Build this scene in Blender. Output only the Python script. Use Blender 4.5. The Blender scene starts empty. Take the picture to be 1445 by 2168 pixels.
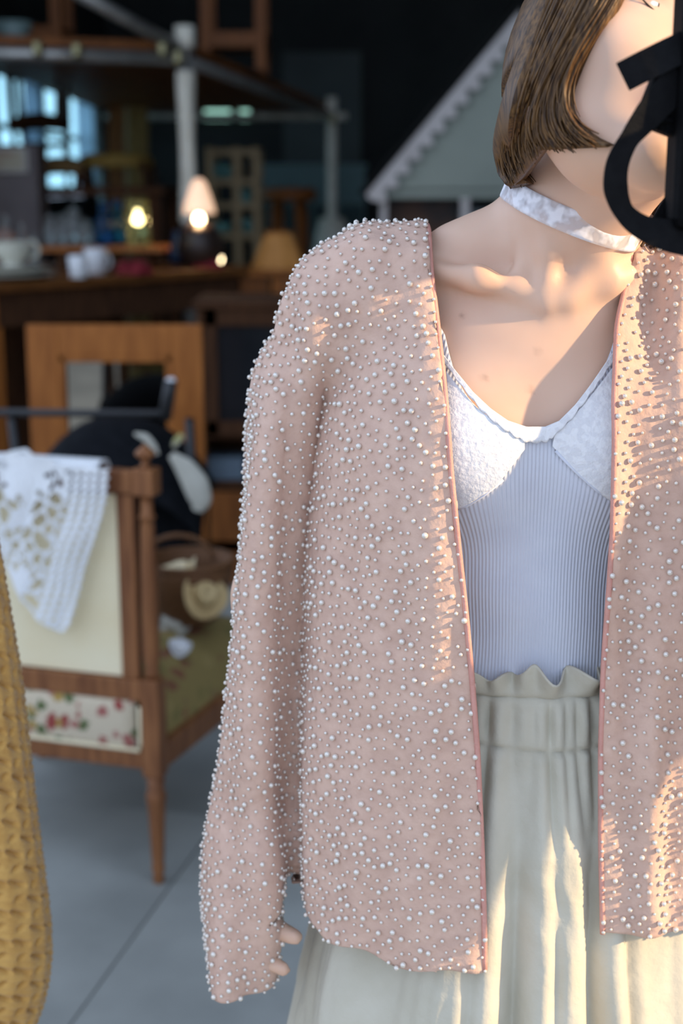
import bpy, bmesh, math, random
import numpy as np
from mathutils import Vector, Matrix
random.seed(7); rng = np.random.default_rng(7)
S = bpy.context.scene
COL = S.collection

# ------------------------------------------------------------------ camera, sky, sun, exposure
TILT = math.radians(13.0); CH = 1.40; F = 50 / 36 * 2168
CT, ST = math.cos(TILT), math.sin(TILT)
cd = bpy.data.cameras.new('camera_view'); cam = bpy.data.objects.new('camera_view', cd); COL.objects.link(cam)
cd.sensor_fit = 'VERTICAL'; cd.sensor_height = 36; cd.sensor_width = 24; cd.lens = 50
cd.clip_start = 0.02; cd.clip_end = 200
cam.location = (0, 0, CH); cam.rotation_euler = (math.pi / 2 - TILT, 0, 0)
cd.dof.use_dof = True; cd.dof.focus_distance = 1.13; cd.dof.aperture_fstop = 4.5
S.camera = cam
w = bpy.data.worlds.new('sky'); S.world = w; w.use_nodes = True
bg = w.node_tree.nodes['Background']; bg.inputs[0].default_value = (0.64, 0.78, 1.02, 1); bg.inputs[1].default_value = 1.52
sd = bpy.data.lights.new('low_sun', 'SUN'); sun = bpy.data.objects.new('low_sun', sd); COL.objects.link(sun)
sd.energy = 6.9; sd.color = (1.0, 0.73, 0.42); sd.angle = math.radians(1.6)
SUN_AZ, SUN_EL = math.radians(15), math.radians(20)          # from the right, a touch in front
tosun = Vector((math.cos(SUN_EL) * math.cos(SUN_AZ), -math.cos(SUN_EL) * math.sin(SUN_AZ), math.sin(SUN_EL)))
sun.rotation_euler = tosun.to_track_quat('Z', 'Y').to_euler(); sun.location = (4, 0.6, 4)
S.view_settings.view_transform = 'Standard'; S.view_settings.look = 'None'
S.view_settings.exposure = 0.0; S.view_settings.gamma = 1; S.view_settings.use_curve_mapping = False
S.cycles.use_denoising = True
S.cycles.max_bounces = 8; S.cycles.diffuse_bounces = 3; S.cycles.glossy_bounces = 3; S.cycles.transmission_bounces = 6

# ------------------------------------------------------------------ pixel -> place helpers
def ray(px, py):
    u = (px - 722.5) / F; v = (1084 - py) / F
    return np.array([u, CT + v * ST, -ST + v * CT])
def P(px, py, Y):
    d = ray(px, py); return np.array([0, 0, CH]) + d * (Y / d[1])
def PZ(px, py, Z):
    d = ray(px, py); return np.array([0, 0, CH]) + d * ((Z - CH) / d[2])
def PP(px, py, pt, nrm):
    d = ray(px, py); o = np.array([0, 0, CH]); return o + d * (np.dot(np.array(pt) - o, nrm) / np.dot(d, nrm))
def W(npx, Y): return npx / F * Y                       # rough width of npx pixels at depth Y

# ------------------------------------------------------------------ materials
MATS = {}
def M(name, col, rough=.55, col2=None, scale=8., stretch=(1, 1, 1), detail=4., bump=0., bscale=None, bdist=.002, metal=0.,
      spec=.5, trans=0., ior=1.45, sss=0., ssr=(1, .35, .2), sheen=0., coat=0., emit=None, estr=0., lo=.35, hi=.65):
    if name in MATS: return MATS[name]
    m = bpy.data.materials.new(name); m.use_nodes = True; nt = m.node_tree; b = nt.nodes['Principled BSDF']
    tc = nt.nodes.new('ShaderNodeTexCoord'); mp = nt.nodes.new('ShaderNodeMapping'); mp.inputs['Scale'].default_value = stretch
    nt.links.new(tc.outputs['Object'], mp.inputs[0])
    nz = nt.nodes.new('ShaderNodeTexNoise'); nz.inputs['Scale'].default_value = scale; nz.inputs['Detail'].default_value = detail
    nt.links.new(mp.outputs[0], nz.inputs['Vector'])
    cr = nt.nodes.new('ShaderNodeValToRGB'); cr.color_ramp.elements[0].position = lo; cr.color_ramp.elements[1].position = hi
    c2 = col2 or tuple(min(1, x * .86) for x in col)
    cr.color_ramp.elements[0].color = (*c2, 1); cr.color_ramp.elements[1].color = (*col, 1)
    nt.links.new(nz.outputs['Fac'], cr.inputs[0]); nt.links.new(cr.outputs[0], b.inputs['Base Color'])
    b.inputs['Roughness'].default_value = rough; b.inputs['Metallic'].default_value = metal
    b.inputs['Specular IOR Level'].default_value = spec; b.inputs['IOR'].default_value = ior
    b.inputs['Transmission Weight'].default_value = trans
    if sss: b.inputs['Subsurface Weight'].default_value = sss; b.inputs['Subsurface Radius'].default_value = ssr; b.inputs['Subsurface Scale'].default_value = .006
    b.inputs['Sheen Weight'].default_value = sheen; b.inputs['Coat Weight'].default_value = coat
    if emit: b.inputs['Emission Color'].default_value = (*emit, 1); b.inputs['Emission Strength'].default_value = estr
    if bump:
        n2 = nt.nodes.new('ShaderNodeTexNoise'); n2.inputs['Scale'].default_value = bscale or scale * 3; n2.inputs['Detail'].default_value = 5
        nt.links.new(mp.outputs[0], n2.inputs['Vector'])
        bp = nt.nodes.new('ShaderNodeBump'); bp.inputs['Strength'].default_value = bump; bp.inputs['Distance'].default_value = bdist
        nt.links.new(n2.outputs['Fac'], bp.inputs['Height']); nt.links.new(bp.outputs[0], b.inputs['Normal'])
    MATS[name] = m; return m
def wood(name, a, b, rough=.5, st=(14, 14, 1.6)): return M(name, a, rough, b, 4, st, 6, .25, 9, .001, spec=.25)
def glass(name, col, rough=.05): return M(name, col, rough, tuple(x * .92 for x in col), 3, trans=.9, ior=1.3)

wood_mid = wood('walnut_wood', (.30, .125, .05), (.17, .065, .028), .42)
wood_warm = wood('warm_oak', (.42, .145, .032), (.28, .088, .018), .5)
wood_dark = wood('dark_wood', (.085, .035, .014), (.045, .018, .008), .9)
wood_counter = wood('counter_wood', (.20, .075, .020), (.11, .040, .010), .5, (2, 14, 14))
wood_pale = wood('pale_wood', (.42, .31, .17), (.30, .21, .11), .6)
wood_red = wood('red_brown_wood', (.25, .085, .020), (.15, .048, .011), .5)
steel = M('galvanised_pipe', (.46, .45, .42), .38, (.32, .31, .29), 14, metal=.7, bump=.1)
creampaint = M('cream_wrap', (.80, .76, .64), .7, (.68, .64, .52), 12, bump=.3, bscale=30)
black_metal = M('black_metal', (.012, .013, .015), .38, (.02, .02, .022), 10)
black_fabric = M('black_fabric', (.007, .008, .010), .9, (.012, .013, .016), 40, bump=.3, bscale=200, spec=.1)
china = M('white_china', (.80, .80, .80), .22, (.72, .73, .75), 5)
cream_china = M('cream_china', (.62, .60, .50), .25, (.54, .53, .42), 6)

# ------------------------------------------------------------------ mesh helpers
class MB:
    def __init__(s): s.v = []; s.f = []
    def add(s, vs, fs):
        n = len(s.v); s.v += [tuple(map(float, q)) for q in vs]; s.f += [tuple(i + n for i in q) for q in fs]; return s
    def box(s, c, d, rot=None):
        R = rot if rot is not None else np.eye(3); c = np.array(c, float); h = np.array(d, float) / 2
        vs = [c + R @ (h * np.array(k)) for k in [(-1,-1,-1),(1,-1,-1),(1,1,-1),(-1,1,-1),(-1,-1,1),(1,-1,1),(1,1,1),(-1,1,1)]]
        return s.add(vs, [(0,3,2,1),(4,5,6,7),(0,1,5,4),(1,2,6,5),(2,3,7,6),(3,0,4,7)])
    def lathe(s, prof, c=(0, 0, 0), seg=20, rot=None, sq=None):
        R = rot if rot is not None else np.eye(3); c = np.array(c, float); vs = []; n = len(prof)
        for r, z in prof:
            for k in range(seg):
                a = 2 * math.pi * k / seg; vs.append(c + R @ np.array([max(r, 1e-4) * math.cos(a), max(r, 1e-4) * math.sin(a), z]))
        fs = [(i*seg+k, i*seg+(k+1)%seg, (i+1)*seg+(k+1)%seg, (i+1)*seg+k) for i in range(n-1) for k in range(seg)]
        fs += [tuple(range(seg))[::-1], tuple(range((n-1)*seg, n*seg))]
        return s.add(vs, fs)
    def tube(s, pts, r, seg=10, close=True):
        pts = [np.array(p, float) for p in pts]; n = len(pts); rr = r if hasattr(r, '__len__') else [r] * n; vs = []; up = None
        for i in range(n):
            t = pts[min(i+1, n-1)] - pts[max(i-1, 0)]; t = t / (np.linalg.norm(t) + 1e-12)
            if up is None: up = np.array([0, 0, 1.]) if abs(t[2]) < .9 else np.array([1., 0, 0])
            a = np.cross(t, up); a /= np.linalg.norm(a) + 1e-12; b = np.cross(a, t); up = b
            for k in range(seg):
                q = 2 * math.pi * k / seg; vs.append(pts[i] + rr[i] * (a * math.cos(q) + b * math.sin(q)))
        fs = [(i*seg+k, i*seg+(k+1)%seg, (i+1)*seg+(k+1)%seg, (i+1)*seg+k) for i in range(n-1) for k in range(seg)]
        if close: fs += [tuple(range(seg))[::-1], tuple(range((n-1)*seg, n*seg))]
        return s.add(vs, fs)
    def grid(s, A, wrap=False):
        n, m = len(A), len(A[0]); vs = [p for row in A for p in row]
        fs = [(i*m+j, i*m+(j+1)%m, (i+1)*m+(j+1)%m, (i+1)*m+j) for i in range(n-1) for j in range(m if wrap else m-1)]
        return s.add(vs, fs)
    def build(s, name, mat, parent=None, smooth=False, bevel=0., org=None, solid=0., sub=0, off=-1.):
        me = bpy.data.meshes.new(name); v = np.array(s.v)
        if org is not None: v = v - np.array(org)
        me.from_pydata([tuple(q) for q in v], [], s.f); me.update()
        return fin(name, me, mat, parent, smooth, bevel, solid, sub, off)
def fin(name, me, mat, parent=None, smooth=False, bevel=0., solid=0., sub=0, off=-1.):
    if mat: me.materials.append(mat)
    if smooth: me.shade_smooth()
    o = bpy.data.objects.new(name, me); COL.objects.link(o)
    if parent is not None: o.parent = parent
    if solid: q = o.modifiers.new('thickness', 'SOLIDIFY'); q.thickness = solid; q.offset = off
    if bevel: q = o.modifiers.new('bevel', 'BEVEL'); q.width = bevel; q.segments = 2; q.limit_method = 'ANGLE'
    if sub: q = o.modifiers.new('subdivision', 'SUBSURF'); q.levels = sub; q.render_levels = sub
    return o
def tag(o, label, cat, group=None, kind=None):
    o['label'] = label; o['category'] = cat
    if group: o['group'] = group
    if kind: o['kind'] = kind
    return o
def thing(name, label, cat, loc=(0, 0, 0), rz=0., group=None):
    o = bpy.data.objects.new(name, None); COL.objects.link(o); o.location = tuple(map(float, loc)); o.rotation_euler = (0, 0, rz)
    o.empty_display_size = .05
    return tag(o, label, cat, group)
def struct(name, mb, mat, parent=None, **k):
    o = mb.build(name, mat, parent, **k)
    if parent is None: o['kind'] = 'structure'
    return o
def bx(c, d, rot=None): return MB().box(c, d, rot)
def rx(a): c, s = math.cos(a), math.sin(a); return np.array([[1,0,0],[0,c,-s],[0,s,c]])
def ry(a): c, s = math.cos(a), math.sin(a); return np.array([[c,0,s],[0,1,0],[-s,0,c]])
def rzm(a): c, s = math.cos(a), math.sin(a); return np.array([[c,-s,0],[s,c,0],[0,0,1]])

# ------------------------------------------------------------------ implicit surfaces
def smin(a, b, k):
    h = np.maximum(k - np.abs(a - b), 0) / k; return np.minimum(a, b) - h * h * k * .25
def ell(c, r, R=None):
    c = np.array(c, float); r = np.array(r, float)
    def fn(p):
        q = p - c
        if R is not None: q = q @ R
        k0 = np.sqrt(((q / r) ** 2).sum(-1)); k1 = np.sqrt(((q / (r * r)) ** 2).sum(-1)) + 1e-9
        return k0 * (k0 - 1) / k1
    m = max(r); return fn, c - m, c + m
def cone(a, b, r1, r2, sq=None):
    a = np.array(a, float); b = np.array(b, float); d = b - a; L2 = d @ d
    def fn(p):
        q = p - a; t = np.clip((q @ d) / L2, 0, 1)
        return np.linalg.norm(q - t[..., None] * d, axis=-1) - (r1 + (r2 - r1) * t)
    m = max(r1, r2); return fn, np.minimum(a, b) - m, np.maximum(a, b) + m
def loft(rows, n=2.):
    R = np.array(sorted(rows), float); zz = np.linspace(R[0, 0], R[-1, 0], 90)
    T = np.stack([np.interp(zz, R[:, 0], R[:, i]) for i in range(1, 5)], 1)
    for _ in range(6):
        T[1:-1] = (T[:-2] + 2 * T[1:-1] + T[2:]) / 4
    def fn(p):
        z = p[..., 2]; cx, cy, a, b = (np.interp(z, zz, T[:, i]) for i in range(4))
        q = (np.abs((p[..., 0] - cx) / a) ** n + np.abs((p[..., 1] - cy) / b) ** n) ** (1 / n)
        d = (q - 1) * np.minimum(a, b)
        return np.maximum(d, np.maximum(zz[0] - z, z - zz[-1]))
    lo = np.array([(T[:, 0] - T[:, 2]).min(), (T[:, 1] - T[:, 3]).min(), zz[0]]); hi = np.array([(T[:, 0] + T[:, 2]).max(), (T[:, 1] + T[:, 3]).max(), zz[-1]])
    return fn, lo, hi
class Field:
    def __init__(s): s.p = []
    def add(s, prim, k=.01, sub=False): s.p.append((prim, k, sub)); return s
    def eval(s, p):
        p = np.asarray(p, float); d = np.full(p.shape[:-1], .2)
        for (fn, lo, hi), k, sub in s.p:
            e = fn(p); d = -smin(-d, e, k) if sub else smin(d, e, k)
        return d
    def mesh(s, lo, hi, h):
        lo = np.array(lo, float); n = np.ceil((np.array(hi) - lo) / h).astype(int) + 1
        D = np.full(n, .05, np.float32); ax = [lo[i] + h * np.arange(n[i]) for i in range(3)]
        for (fn, a, b), k, sub in s.p:
            m = .03 + k
            i0 = np.clip(np.floor((a - m - lo) / h).astype(int), 0, n); i1 = np.clip(np.ceil((b + m - lo) / h).astype(int) + 1, 0, n)
            if (i1 <= i0).any(): continue
            g = np.stack(np.meshgrid(*[ax[i][i0[i]:i1[i]] for i in range(3)], indexing='ij'), -1)
            sl = tuple(slice(i0[i], i1[i]) for i in range(3)); e = fn(g)
            D[sl] = -smin(-D[sl], e, k) if sub else smin(D[sl], e, k)
        return nets(D, lo, h)
def nets(D, lo, h):
    I = D < 0; n = np.array(D.shape); cs = [(i, j, k) for i in (0, 1) for j in (0, 1) for k in (0, 1)]
    sh = lambda A, c: A[c[0]:A.shape[0]-1+c[0], c[1]:A.shape[1]-1+c[1], c[2]:A.shape[2]-1+c[2]]
    cnt = sum(sh(I, c).astype(np.uint8) for c in cs); act = np.argwhere((cnt > 0) & (cnt < 8))
    idx = np.full(n - 1, -1, np.int64); idx[tuple(act.T)] = np.arange(len(act))
    V = {c: D[tuple((act + np.array(c)).T)] for c in cs}
    acc = np.zeros((len(act), 3)); w_ = np.zeros(len(act))
    for c in cs:
        for a in range(3):
            if c[a] == 0:
                c2 = list(c); c2[a] = 1; c2 = tuple(c2); A, B = V[c], V[c2]; m = (A < 0) != (B < 0)
                t = np.where(m, A / np.where(m, A - B, 1), 0); p = np.array(c, float)[None] + np.zeros((len(act), 3)); p[:, a] += t
                acc += p * m[:, None]; w_ += m
    vs = lo + h * (act + acc / w_[:, None]); fs = []
    for a in range(3):
        b, c = (a + 1) % 3, (a + 2) % 3
        s0 = [slice(1, -1)] * 3; s0[a] = slice(0, -1); s1 = list(s0); s1[a] = slice(1, None)
        A = I[tuple(s0)]; B = I[tuple(s1)]; e = np.argwhere(A != B)
        if not len(e): continue
        flip = A[tuple(e.T)]; off = np.ones(3, int); off[a] = 0; e = e + off
        eb = np.zeros(3, int); eb[b] = 1; ec = np.zeros(3, int); ec[c] = 1
        q = np.stack([idx[tuple((e - x).T)] for x in (eb + ec, ec, 0 * eb, eb)], 1)
        q[~flip] = q[~flip][:, ::-1]; fs.append(q)
    fs = np.concatenate(fs); return vs, fs[(fs >= 0).all(1)]
def relax(v, f, it=2, lam=.5):
    for _ in range(it):
        s_ = np.zeros_like(v); c_ = np.zeros(len(v))
        for i in range(4):
            a, b = f[:, i], f[:, (i + 1) % 4]
            np.add.at(s_, a, v[b]); np.add.at(c_, a, 1); np.add.at(s_, b, v[a]); np.add.at(c_, b, 1)
        ok = c_ > 0; v = v.copy(); v[ok] += lam * (s_[ok] / c_[ok][:, None] - v[ok])
    return v
def vnormals(v, f):
    nn = np.cross(v[f[:, 2]] - v[f[:, 0]], v[f[:, 3]] - v[f[:, 1]]); N = np.zeros_like(v)
    for i in range(4): np.add.at(N, f[:, i], nn)
    return N / (np.linalg.norm(N, axis=1)[:, None] + 1e-12)
def clip(v, f, g, axis, sgn):
    """drop faces beyond g>0; slide the straddling corners back on to the line so the edge stays clean"""
    out = g > 0; keep = ~out[f].all(1); mixed = keep & out[f].any(1); mv = np.unique(f[mixed]); mv = mv[out[mv]]
    v = v.copy(); v[mv, axis] -= sgn * g[mv]
    return v, f[keep]
def compact(v, f):
    u, inv = np.unique(f, return_inverse=True); return v[u], inv.reshape(f.shape), u
def npmesh(name, v, f):
    me = bpy.data.meshes.new(name); me.vertices.add(len(v)); me.vertices.foreach_set('co', np.ascontiguousarray(v, np.float32).ravel())
    k = f.shape[1]; me.loops.add(len(f) * k); me.loops.foreach_set('vertex_index', f.astype(np.int32).ravel())
    me.polygons.add(len(f)); me.polygons.foreach_set('loop_start', np.arange(0, len(f) * k, k, dtype=np.int32))
    me.update(calc_edges=True); me.validate(); return me

# ================================================================== SETTING
concrete = M('concrete', (.40, .41, .385), .62, (.25, .26, .245), 2.6, detail=9, bump=.25, bscale=30, bdist=.003, lo=.3, hi=.7)
joint = M('joint_dirt', (.10, .11, .11), .9)
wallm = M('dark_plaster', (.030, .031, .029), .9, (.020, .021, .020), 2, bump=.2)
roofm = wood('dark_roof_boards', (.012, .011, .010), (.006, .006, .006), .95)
YD = 5.6; YR = 2.0; RH = 6.2                                               # near ends of left wall and roof, roof height: shaped to let in more daylight
fl = struct('floor', bx((0, 4, -.06), (16, 22, .09)), joint)
ja, jb = PZ(350, 1890, 0), PZ(150, 2168, 0); jang = math.atan2(jb[0] - ja[0], ja[1] - jb[1])  # the slab joint that shows
slab_me = None; R2 = rzm(jang); SL = 1.9; SLY = 3.6
for i in range(-4, 5):
    for j in range(-4, 7):
        c = ja + R2 @ np.array([(i + .5) * SL, (j + .6) * SLY, 0])
        if not (-7 < c[0] < 7 and -6 < c[1] < 14): continue
        if slab_me is None:
            so = bx((0, 0, -.008), (SL - .004, SLY - .004, .016)).build('slab', concrete, fl); slab_me = so.data
        else:
            so = bpy.data.objects.new('slab', slab_me); COL.objects.link(so); so.parent = fl
        so.location = (c[0], c[1], 0); so.rotation_euler = (0, 0, jang)
XL_, XR_, YB = -2.05, 2.6, 13.0
def wy(px): return PP(px, 250, (XL_, 0, 0), (1, 0, 0))[1]
wins = [(wy(-40), wy(66)), (wy(96), wy(214))]; WZ0, WZ1 = 1.30, 2.08
mb = MB().box((XL_ - .02, (YD + YB) / 2, WZ0 / 2), (.04, YB - YD, WZ0)).box((XL_ - .02, (YD + YB) / 2, (WZ1 + RH) / 2), (.04, YB - YD, RH - WZ1))
ed = [YD, wins[0][0], wins[0][1], wins[1][0], wins[1][1], YB]
for a, b in ((0, 1), (2, 3), (4, 5)): mb.box((XL_ - .02, (ed[a] + ed[b]) / 2, (WZ0 + WZ1) / 2), (.04, ed[b] - ed[a], WZ1 - WZ0))
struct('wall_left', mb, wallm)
struct('wall_right', bx((XR_ + .1, (.70 + YB) / 2, RH / 2), (.2, YB - .70, RH)), wallm)  # unseen; near end brought forward to keep the sun off the floor and chair
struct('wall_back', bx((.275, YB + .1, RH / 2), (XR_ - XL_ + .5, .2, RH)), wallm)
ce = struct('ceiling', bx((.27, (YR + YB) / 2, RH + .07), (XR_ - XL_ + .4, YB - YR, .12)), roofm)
for k in range(6):
    bx((.27, 2.6 + 1.9 * k, RH - .1), (XR_ - XL_, .14, .2)).build('roof_beam', roofm, ce)
winframe = wood('window_frame_wood', (.05, .045, .04), (.03, .028, .025), .6)
paneglass = M('window_glass', (.62, 1., 1.), .02, (.60, .99, 1.), 2, trans=1., ior=1.02)
curtain = M('pale_curtain', (.55, .62, .85), .9, (.46, .53, .76), 6, stretch=(1, 14, 1))
_nt = curtain.node_tree; _b = _nt.nodes['Principled BSDF']; _tr = _nt.nodes.new('ShaderNodeBsdfTranslucent'); _tr.inputs[0].default_value = (.86, .93, 1., 1); _mx = _nt.nodes.new('ShaderNodeMixShader'); _mx.inputs[0].default_value = .75
_nt.links.new(_b.outputs[0], _mx.inputs[1]); _nt.links.new(_tr.outputs[0], _mx.inputs[2]); _nt.links.new(_mx.outputs[0], _nt.nodes['Material Output'].inputs[0])
for n, (a, b) in enumerate(wins):
    mb = MB(); zc = (WZ0 + WZ1) / 2
    for z in (WZ0 + .02, WZ1 - .02, 1.74): mb.box((XL_ - .02, (a + b) / 2, z), (.05, b - a, .03))
    for k in range(4): mb.box((XL_ - .02, a + .02 + (b - a - .04) * k / 3, zc), (.03, .035, WZ1 - WZ0))
    wo = struct('window_%d' % (n + 1), mb, winframe)
    for k in range(3):
        bx((XL_ - .02, a + (b - a) * (k + .5) / 3, zc), (.006, (b - a) / 3 - .05, WZ1 - WZ0 - .06)).build('pane', paneglass, wo)
for n, (py0, py1) in enumerate(((44, 62), (150, 178))):
    y0, y1 = wy(py0), wy(py1); A = []
    for z in np.linspace(2.06, 1.34, 6):
        A.append([(XL_ + .05 + .025 * math.sin(t * 9 * math.pi) , y0 + (y1 - y0) * t, z) for t in np.linspace(0, 1, 40)])
    cu = MB().grid(A).build('curtain', curtain, None, True, org=(XL_ + .05, y0, 1.34), solid=.004); cu.location = (XL_ + .05, y0, 1.34)
    tag(cu, ['pale blue curtain strip hanging at the leftmost window', 'pale blue curtain strip hanging at the window nearer the leaning boards'][n], 'curtain', 'window curtains')
# grey lighter wall panel and low teal partition far back
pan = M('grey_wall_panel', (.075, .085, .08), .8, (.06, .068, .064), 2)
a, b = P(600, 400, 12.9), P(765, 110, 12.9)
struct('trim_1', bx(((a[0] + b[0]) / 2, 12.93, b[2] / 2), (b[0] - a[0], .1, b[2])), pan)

# ================================================================== PERSON
CX = .17
person = thing('person', 'person in an open pink pearl-beaded jacket, white camisole and lace choker', 'person', (CX, 1.24, 0))
PO = np.array([CX, 1.24, 0.])
Rh = ry(math.radians(29.6)) @ rzm(math.radians(23)) @ rx(math.radians(-29))
HC = P(1281, 144, 1.14)
def HL(x, y, z): return HC + Rh @ np.array([x, y, z])
torso = Field()
torso.add(loft([(.70, CX, 1.245, .165, .115), (.84, CX, 1.25, .168, .12), (.96, CX, 1.25, .135, .10), (1.02, CX, 1.25, .128, .096),
                (1.10, CX, 1.25, .136, .100), (1.20, CX, 1.25, .148, .106), (1.26, CX, 1.25, .150, .098), (1.30, CX, 1.25, .135, .085), (1.325, CX + .005, 1.25, .095, .070), (1.335, CX + .005, 1.25, .06, .055)]), .01)
for sx in (-1, 1): torso.add(ell((CX + sx * .068, 1.178, 1.185), (.058, .050, .055)), .04)
body = Field(); body.p += torso.p
def A(*prim, k=.012): body.add(prim[0], k)
# neck, trapezius, collar bones, neck muscles
A(cone(P(1185, 610, 1.225), P(1212, 445, 1.205), .052, .047), k=.03)
A(cone(P(1212, 445, 1.205), P(1285, 250, 1.195), .047, .050), k=.02)
A(cone(P(1235, 420, 1.19), P(1345, 330, 1.15), .044, .040), k=.03)
A(cone(P(1120, 480, 1.245), P(1005, 548, 1.235), .026, .028), k=.045)
A(cone(P(1005, 548, 1.235), P(770, 635, 1.238), .029, .034), k=.03)
A(cone(P(1290, 500, 1.245), P(1400, 570, 1.235), .026, .028), k=.045)
A(cone(P(1400, 570, 1.235), P(1620, 630, 1.235), .029, .036), k=.03)
for pts, r, k in (([(1118, 620, 1.168), (1010, 588, 1.170), (890, 570, 1.203)], .0075, .018), ([(1208, 622, 1.168), (1290, 594, 1.172), (1400, 568, 1.198)], .0075, .018),
                  ([(1156, 640, 1.163), (1158, 530, 1.168), (1128, 400, 1.187)], .0080, .011), ([(1098, 604, 1.170), (1118, 500, 1.184)], .0065, .011),
                  ([(1200, 630, 1.164), (1268, 545, 1.170), (1320, 470, 1.187)], .0080, .011)):
    for a, b in zip(pts, pts[1:]): A(cone(P(*a), P(*b), r, r), k=k)
# arms
sh_l, el_l, wr_l = P(725, 690, 1.240), P(568, 1260, 1.255), P(530, 1850, 1.235)
A(cone(sh_l, el_l, .038, .030), k=.03); A(cone(el_l, wr_l, .030, .021), k=.02)
sh_r, el_r, wr_r = P(1640, 680, 1.235), np.array([.505, .93, .97]), np.array([.378, .942, 1.30])  # raised elbow out of view, placed so its sleeve shades the jacket
A(cone(sh_r, el_r, .045, .036), k=.04); A(cone(el_r, wr_r, .035, .022), k=.02)
# hand hanging in the sleeve: palm, four curled fingers, thumb
HY = .045
pl = P(526, 1945, 1.19 + HY); A(cone(wr_l, pl, .021, .023), k=.02); A(ell(P(524, 1960, 1.19 + HY), (.018, .030, .040)), k=.02)
for (x0, y0, Y0), (x1, y1, Y1), (x2, y2, Y2) in (((535, 1990, 1.165), (556, 2030, 1.155), (600, 2052, 1.150)), ((527, 2000, 1.180), (540, 2052, 1.175), (564, 2070, 1.165)),
                                               ((522, 2000, 1.198), (532, 2055, 1.195), (552, 2072, 1.185)), ((518, 1990, 1.212), (524, 2045, 1.212), (545, 2064, 1.20))):
    A(cone(P(x0, y0, Y0 + HY), P(x1, y1, Y1 + HY), .0092, .0085), k=.006); A(cone(P(x1, y1, Y1 + HY), P(x2, y2, Y2 + HY), .0085, .0068), k=.004)
A(cone(P(540, 1930, 1.175 + HY), P(578, 1964, 1.160 + HY), .011, .010), k=.01); A(cone(P(578, 1964, 1.160 + HY), P(624, 1984, 1.150 + HY), .010, .0076), k=.004)
# raised hand on the camera
hq = np.array([-.010, -.043, 0])                                  # the raised hand follows the camera
def hp(*p): return np.array(p) + hq
A(cone(wr_r, hp(.385, .985, 1.40), .021, .023), k=.02); A(ell(hp(.383, .985, 1.425), (.016, .034, .040)), k=.02)
for q in range(4):
    z = 1.395 + .02 * q; A(cone(hp(.385, .957, z), hp(.375, .933, z + .004), .009, .0085), k=.006); A(cone(hp(.375, .933, z + .004), hp(.335, .950, z + .006), .0085, .007), k=.004)
A(cone(hp(.385, 1.005, 1.40), hp(.372, 1.028, 1.425), .011, .009), k=.008); A(cone(hp(.372, 1.028, 1.425), hp(.34, 1.018, 1.445), .009, .008), k=.004)
# legs and feet
for sx in (-1, 1):
    A(cone((CX + sx * .085, 1.25, .74), (CX + sx * .09, 1.25, .46), .082, .052), k=.03); A(cone((CX + sx * .09, 1.25, .46), (CX + sx * .095, 1.26, .09), .05, .036), k=.02)
    A(cone((CX + sx * .095, 1.27, .045), (CX + sx * .10, 1.12, .03), .036, .028), k=.03)
# head
def E(c, r, k): body.add(ell(HL(*c), r, Rh), k)
E((0, .0, .025), (.064, .080, .093), .01); E((0, -.040, -.030), (.060, .055, .075), .03)
E((0, -.035, -.072), (.050, .046, .040), .03)
for sx in (-1, 1):
    body.add(cone(HL(sx * .050, .0, -.062), HL(sx * .014, -.078, -.104), .015, .013), .025)
    E((sx * .042, -.058, -.030), (.024, .022, .022), .03); E((sx * .030, -.080, .018), (.022, .012, .008), .02); E((sx * .061, .010, -.01), (.006, .014, .026), .008)
    E((sx * .031, -.0775, .0085), (.017, .011, .0045), .006); E((sx * .031, -.0765, -.0095), (.016, .010, .004), .006)
body.add(cone(HL(0, -.093, .004), HL(0, -.116, -.038), .007, .011), .014)
for sx in (-1, 1): E((sx * .012, -.104, -.043), (.008, .010, .007), .008)
E((0, -.090, -.064), (.024, .011, .0065), .008); E((0, -.089, -.0775), (.021, .011, .0075), .008); E((0, -.084, -.104), (.021, .018, .017), .02)
body.add(cone(HL(-.026, -.084, -.0705), HL(.026, -.084, -.0705), .0025, .0025), .004)
v, f = body.mesh((-.14, .88, -.01), (.52, 1.40, 1.62), .0037)
v = relax(v, f, 2, .45)
N = vnormals(v, f)
def orient(v, f, fld):
    N = vnormals(v, f); i = rng.integers(0, len(v), 400); s_ = fld.eval(v[i] + N[i] * .003) - fld.eval(v[i] - N[i] * .003)
    return f if s_.mean() > 0 else f[:, ::-1]
f = orient(v, f, body)
me = npmesh('body', v - PO, f)
q = (v - HC) @ Rh
lip = np.exp(-((q[:, 0] / .024) ** 4 + ((q[:, 2] + .071) / .0125) ** 4)) * (q[:, 1] < -.06)
mole = np.zeros(len(v))
for mx, my in ((978, 668), (1138, 745), (1123, 826), (1025, 800)):
    r_ = ray(mx, my); d = v - np.array([0, 0, CH]); t = d @ r_ / (r_ @ r_); mole = np.maximum(mole, .5 * np.exp(-(np.linalg.norm(d - t[:, None] * r_, axis=1) / .0022) ** 2) * (v[:, 1] < 1.2))
for nm, val in (('lip', lip), ('mole', mole)):
    at = me.attributes.new(nm, 'FLOAT', 'POINT'); at.data.foreach_set('value', val.astype(np.float32))
skin = M('skin', (.75, .50, .37), .48, (.70, .45, .325), 14, detail=3, sss=.12, bump=.06, bscale=400, bdist=.0005)
nt = skin.node_tree; b = nt.nodes['Principled BSDF']; src = b.inputs['Base Color'].links[0].from_socket
for nm, c in (('lip', (.42, .13, .12)), ('mole', (.22, .10, .06))):
    at = nt.nodes.new('ShaderNodeAttribute'); at.attribute_name = nm; mx = nt.nodes.new('ShaderNodeMix'); mx.data_type = 'RGBA'
    nt.links.new(at.outputs['Fac'], mx.inputs['Factor']); nt.links.new(src, mx.inputs['A']); mx.inputs['B'].default_value = (*c, 1); src = mx.outputs['Result']
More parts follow.
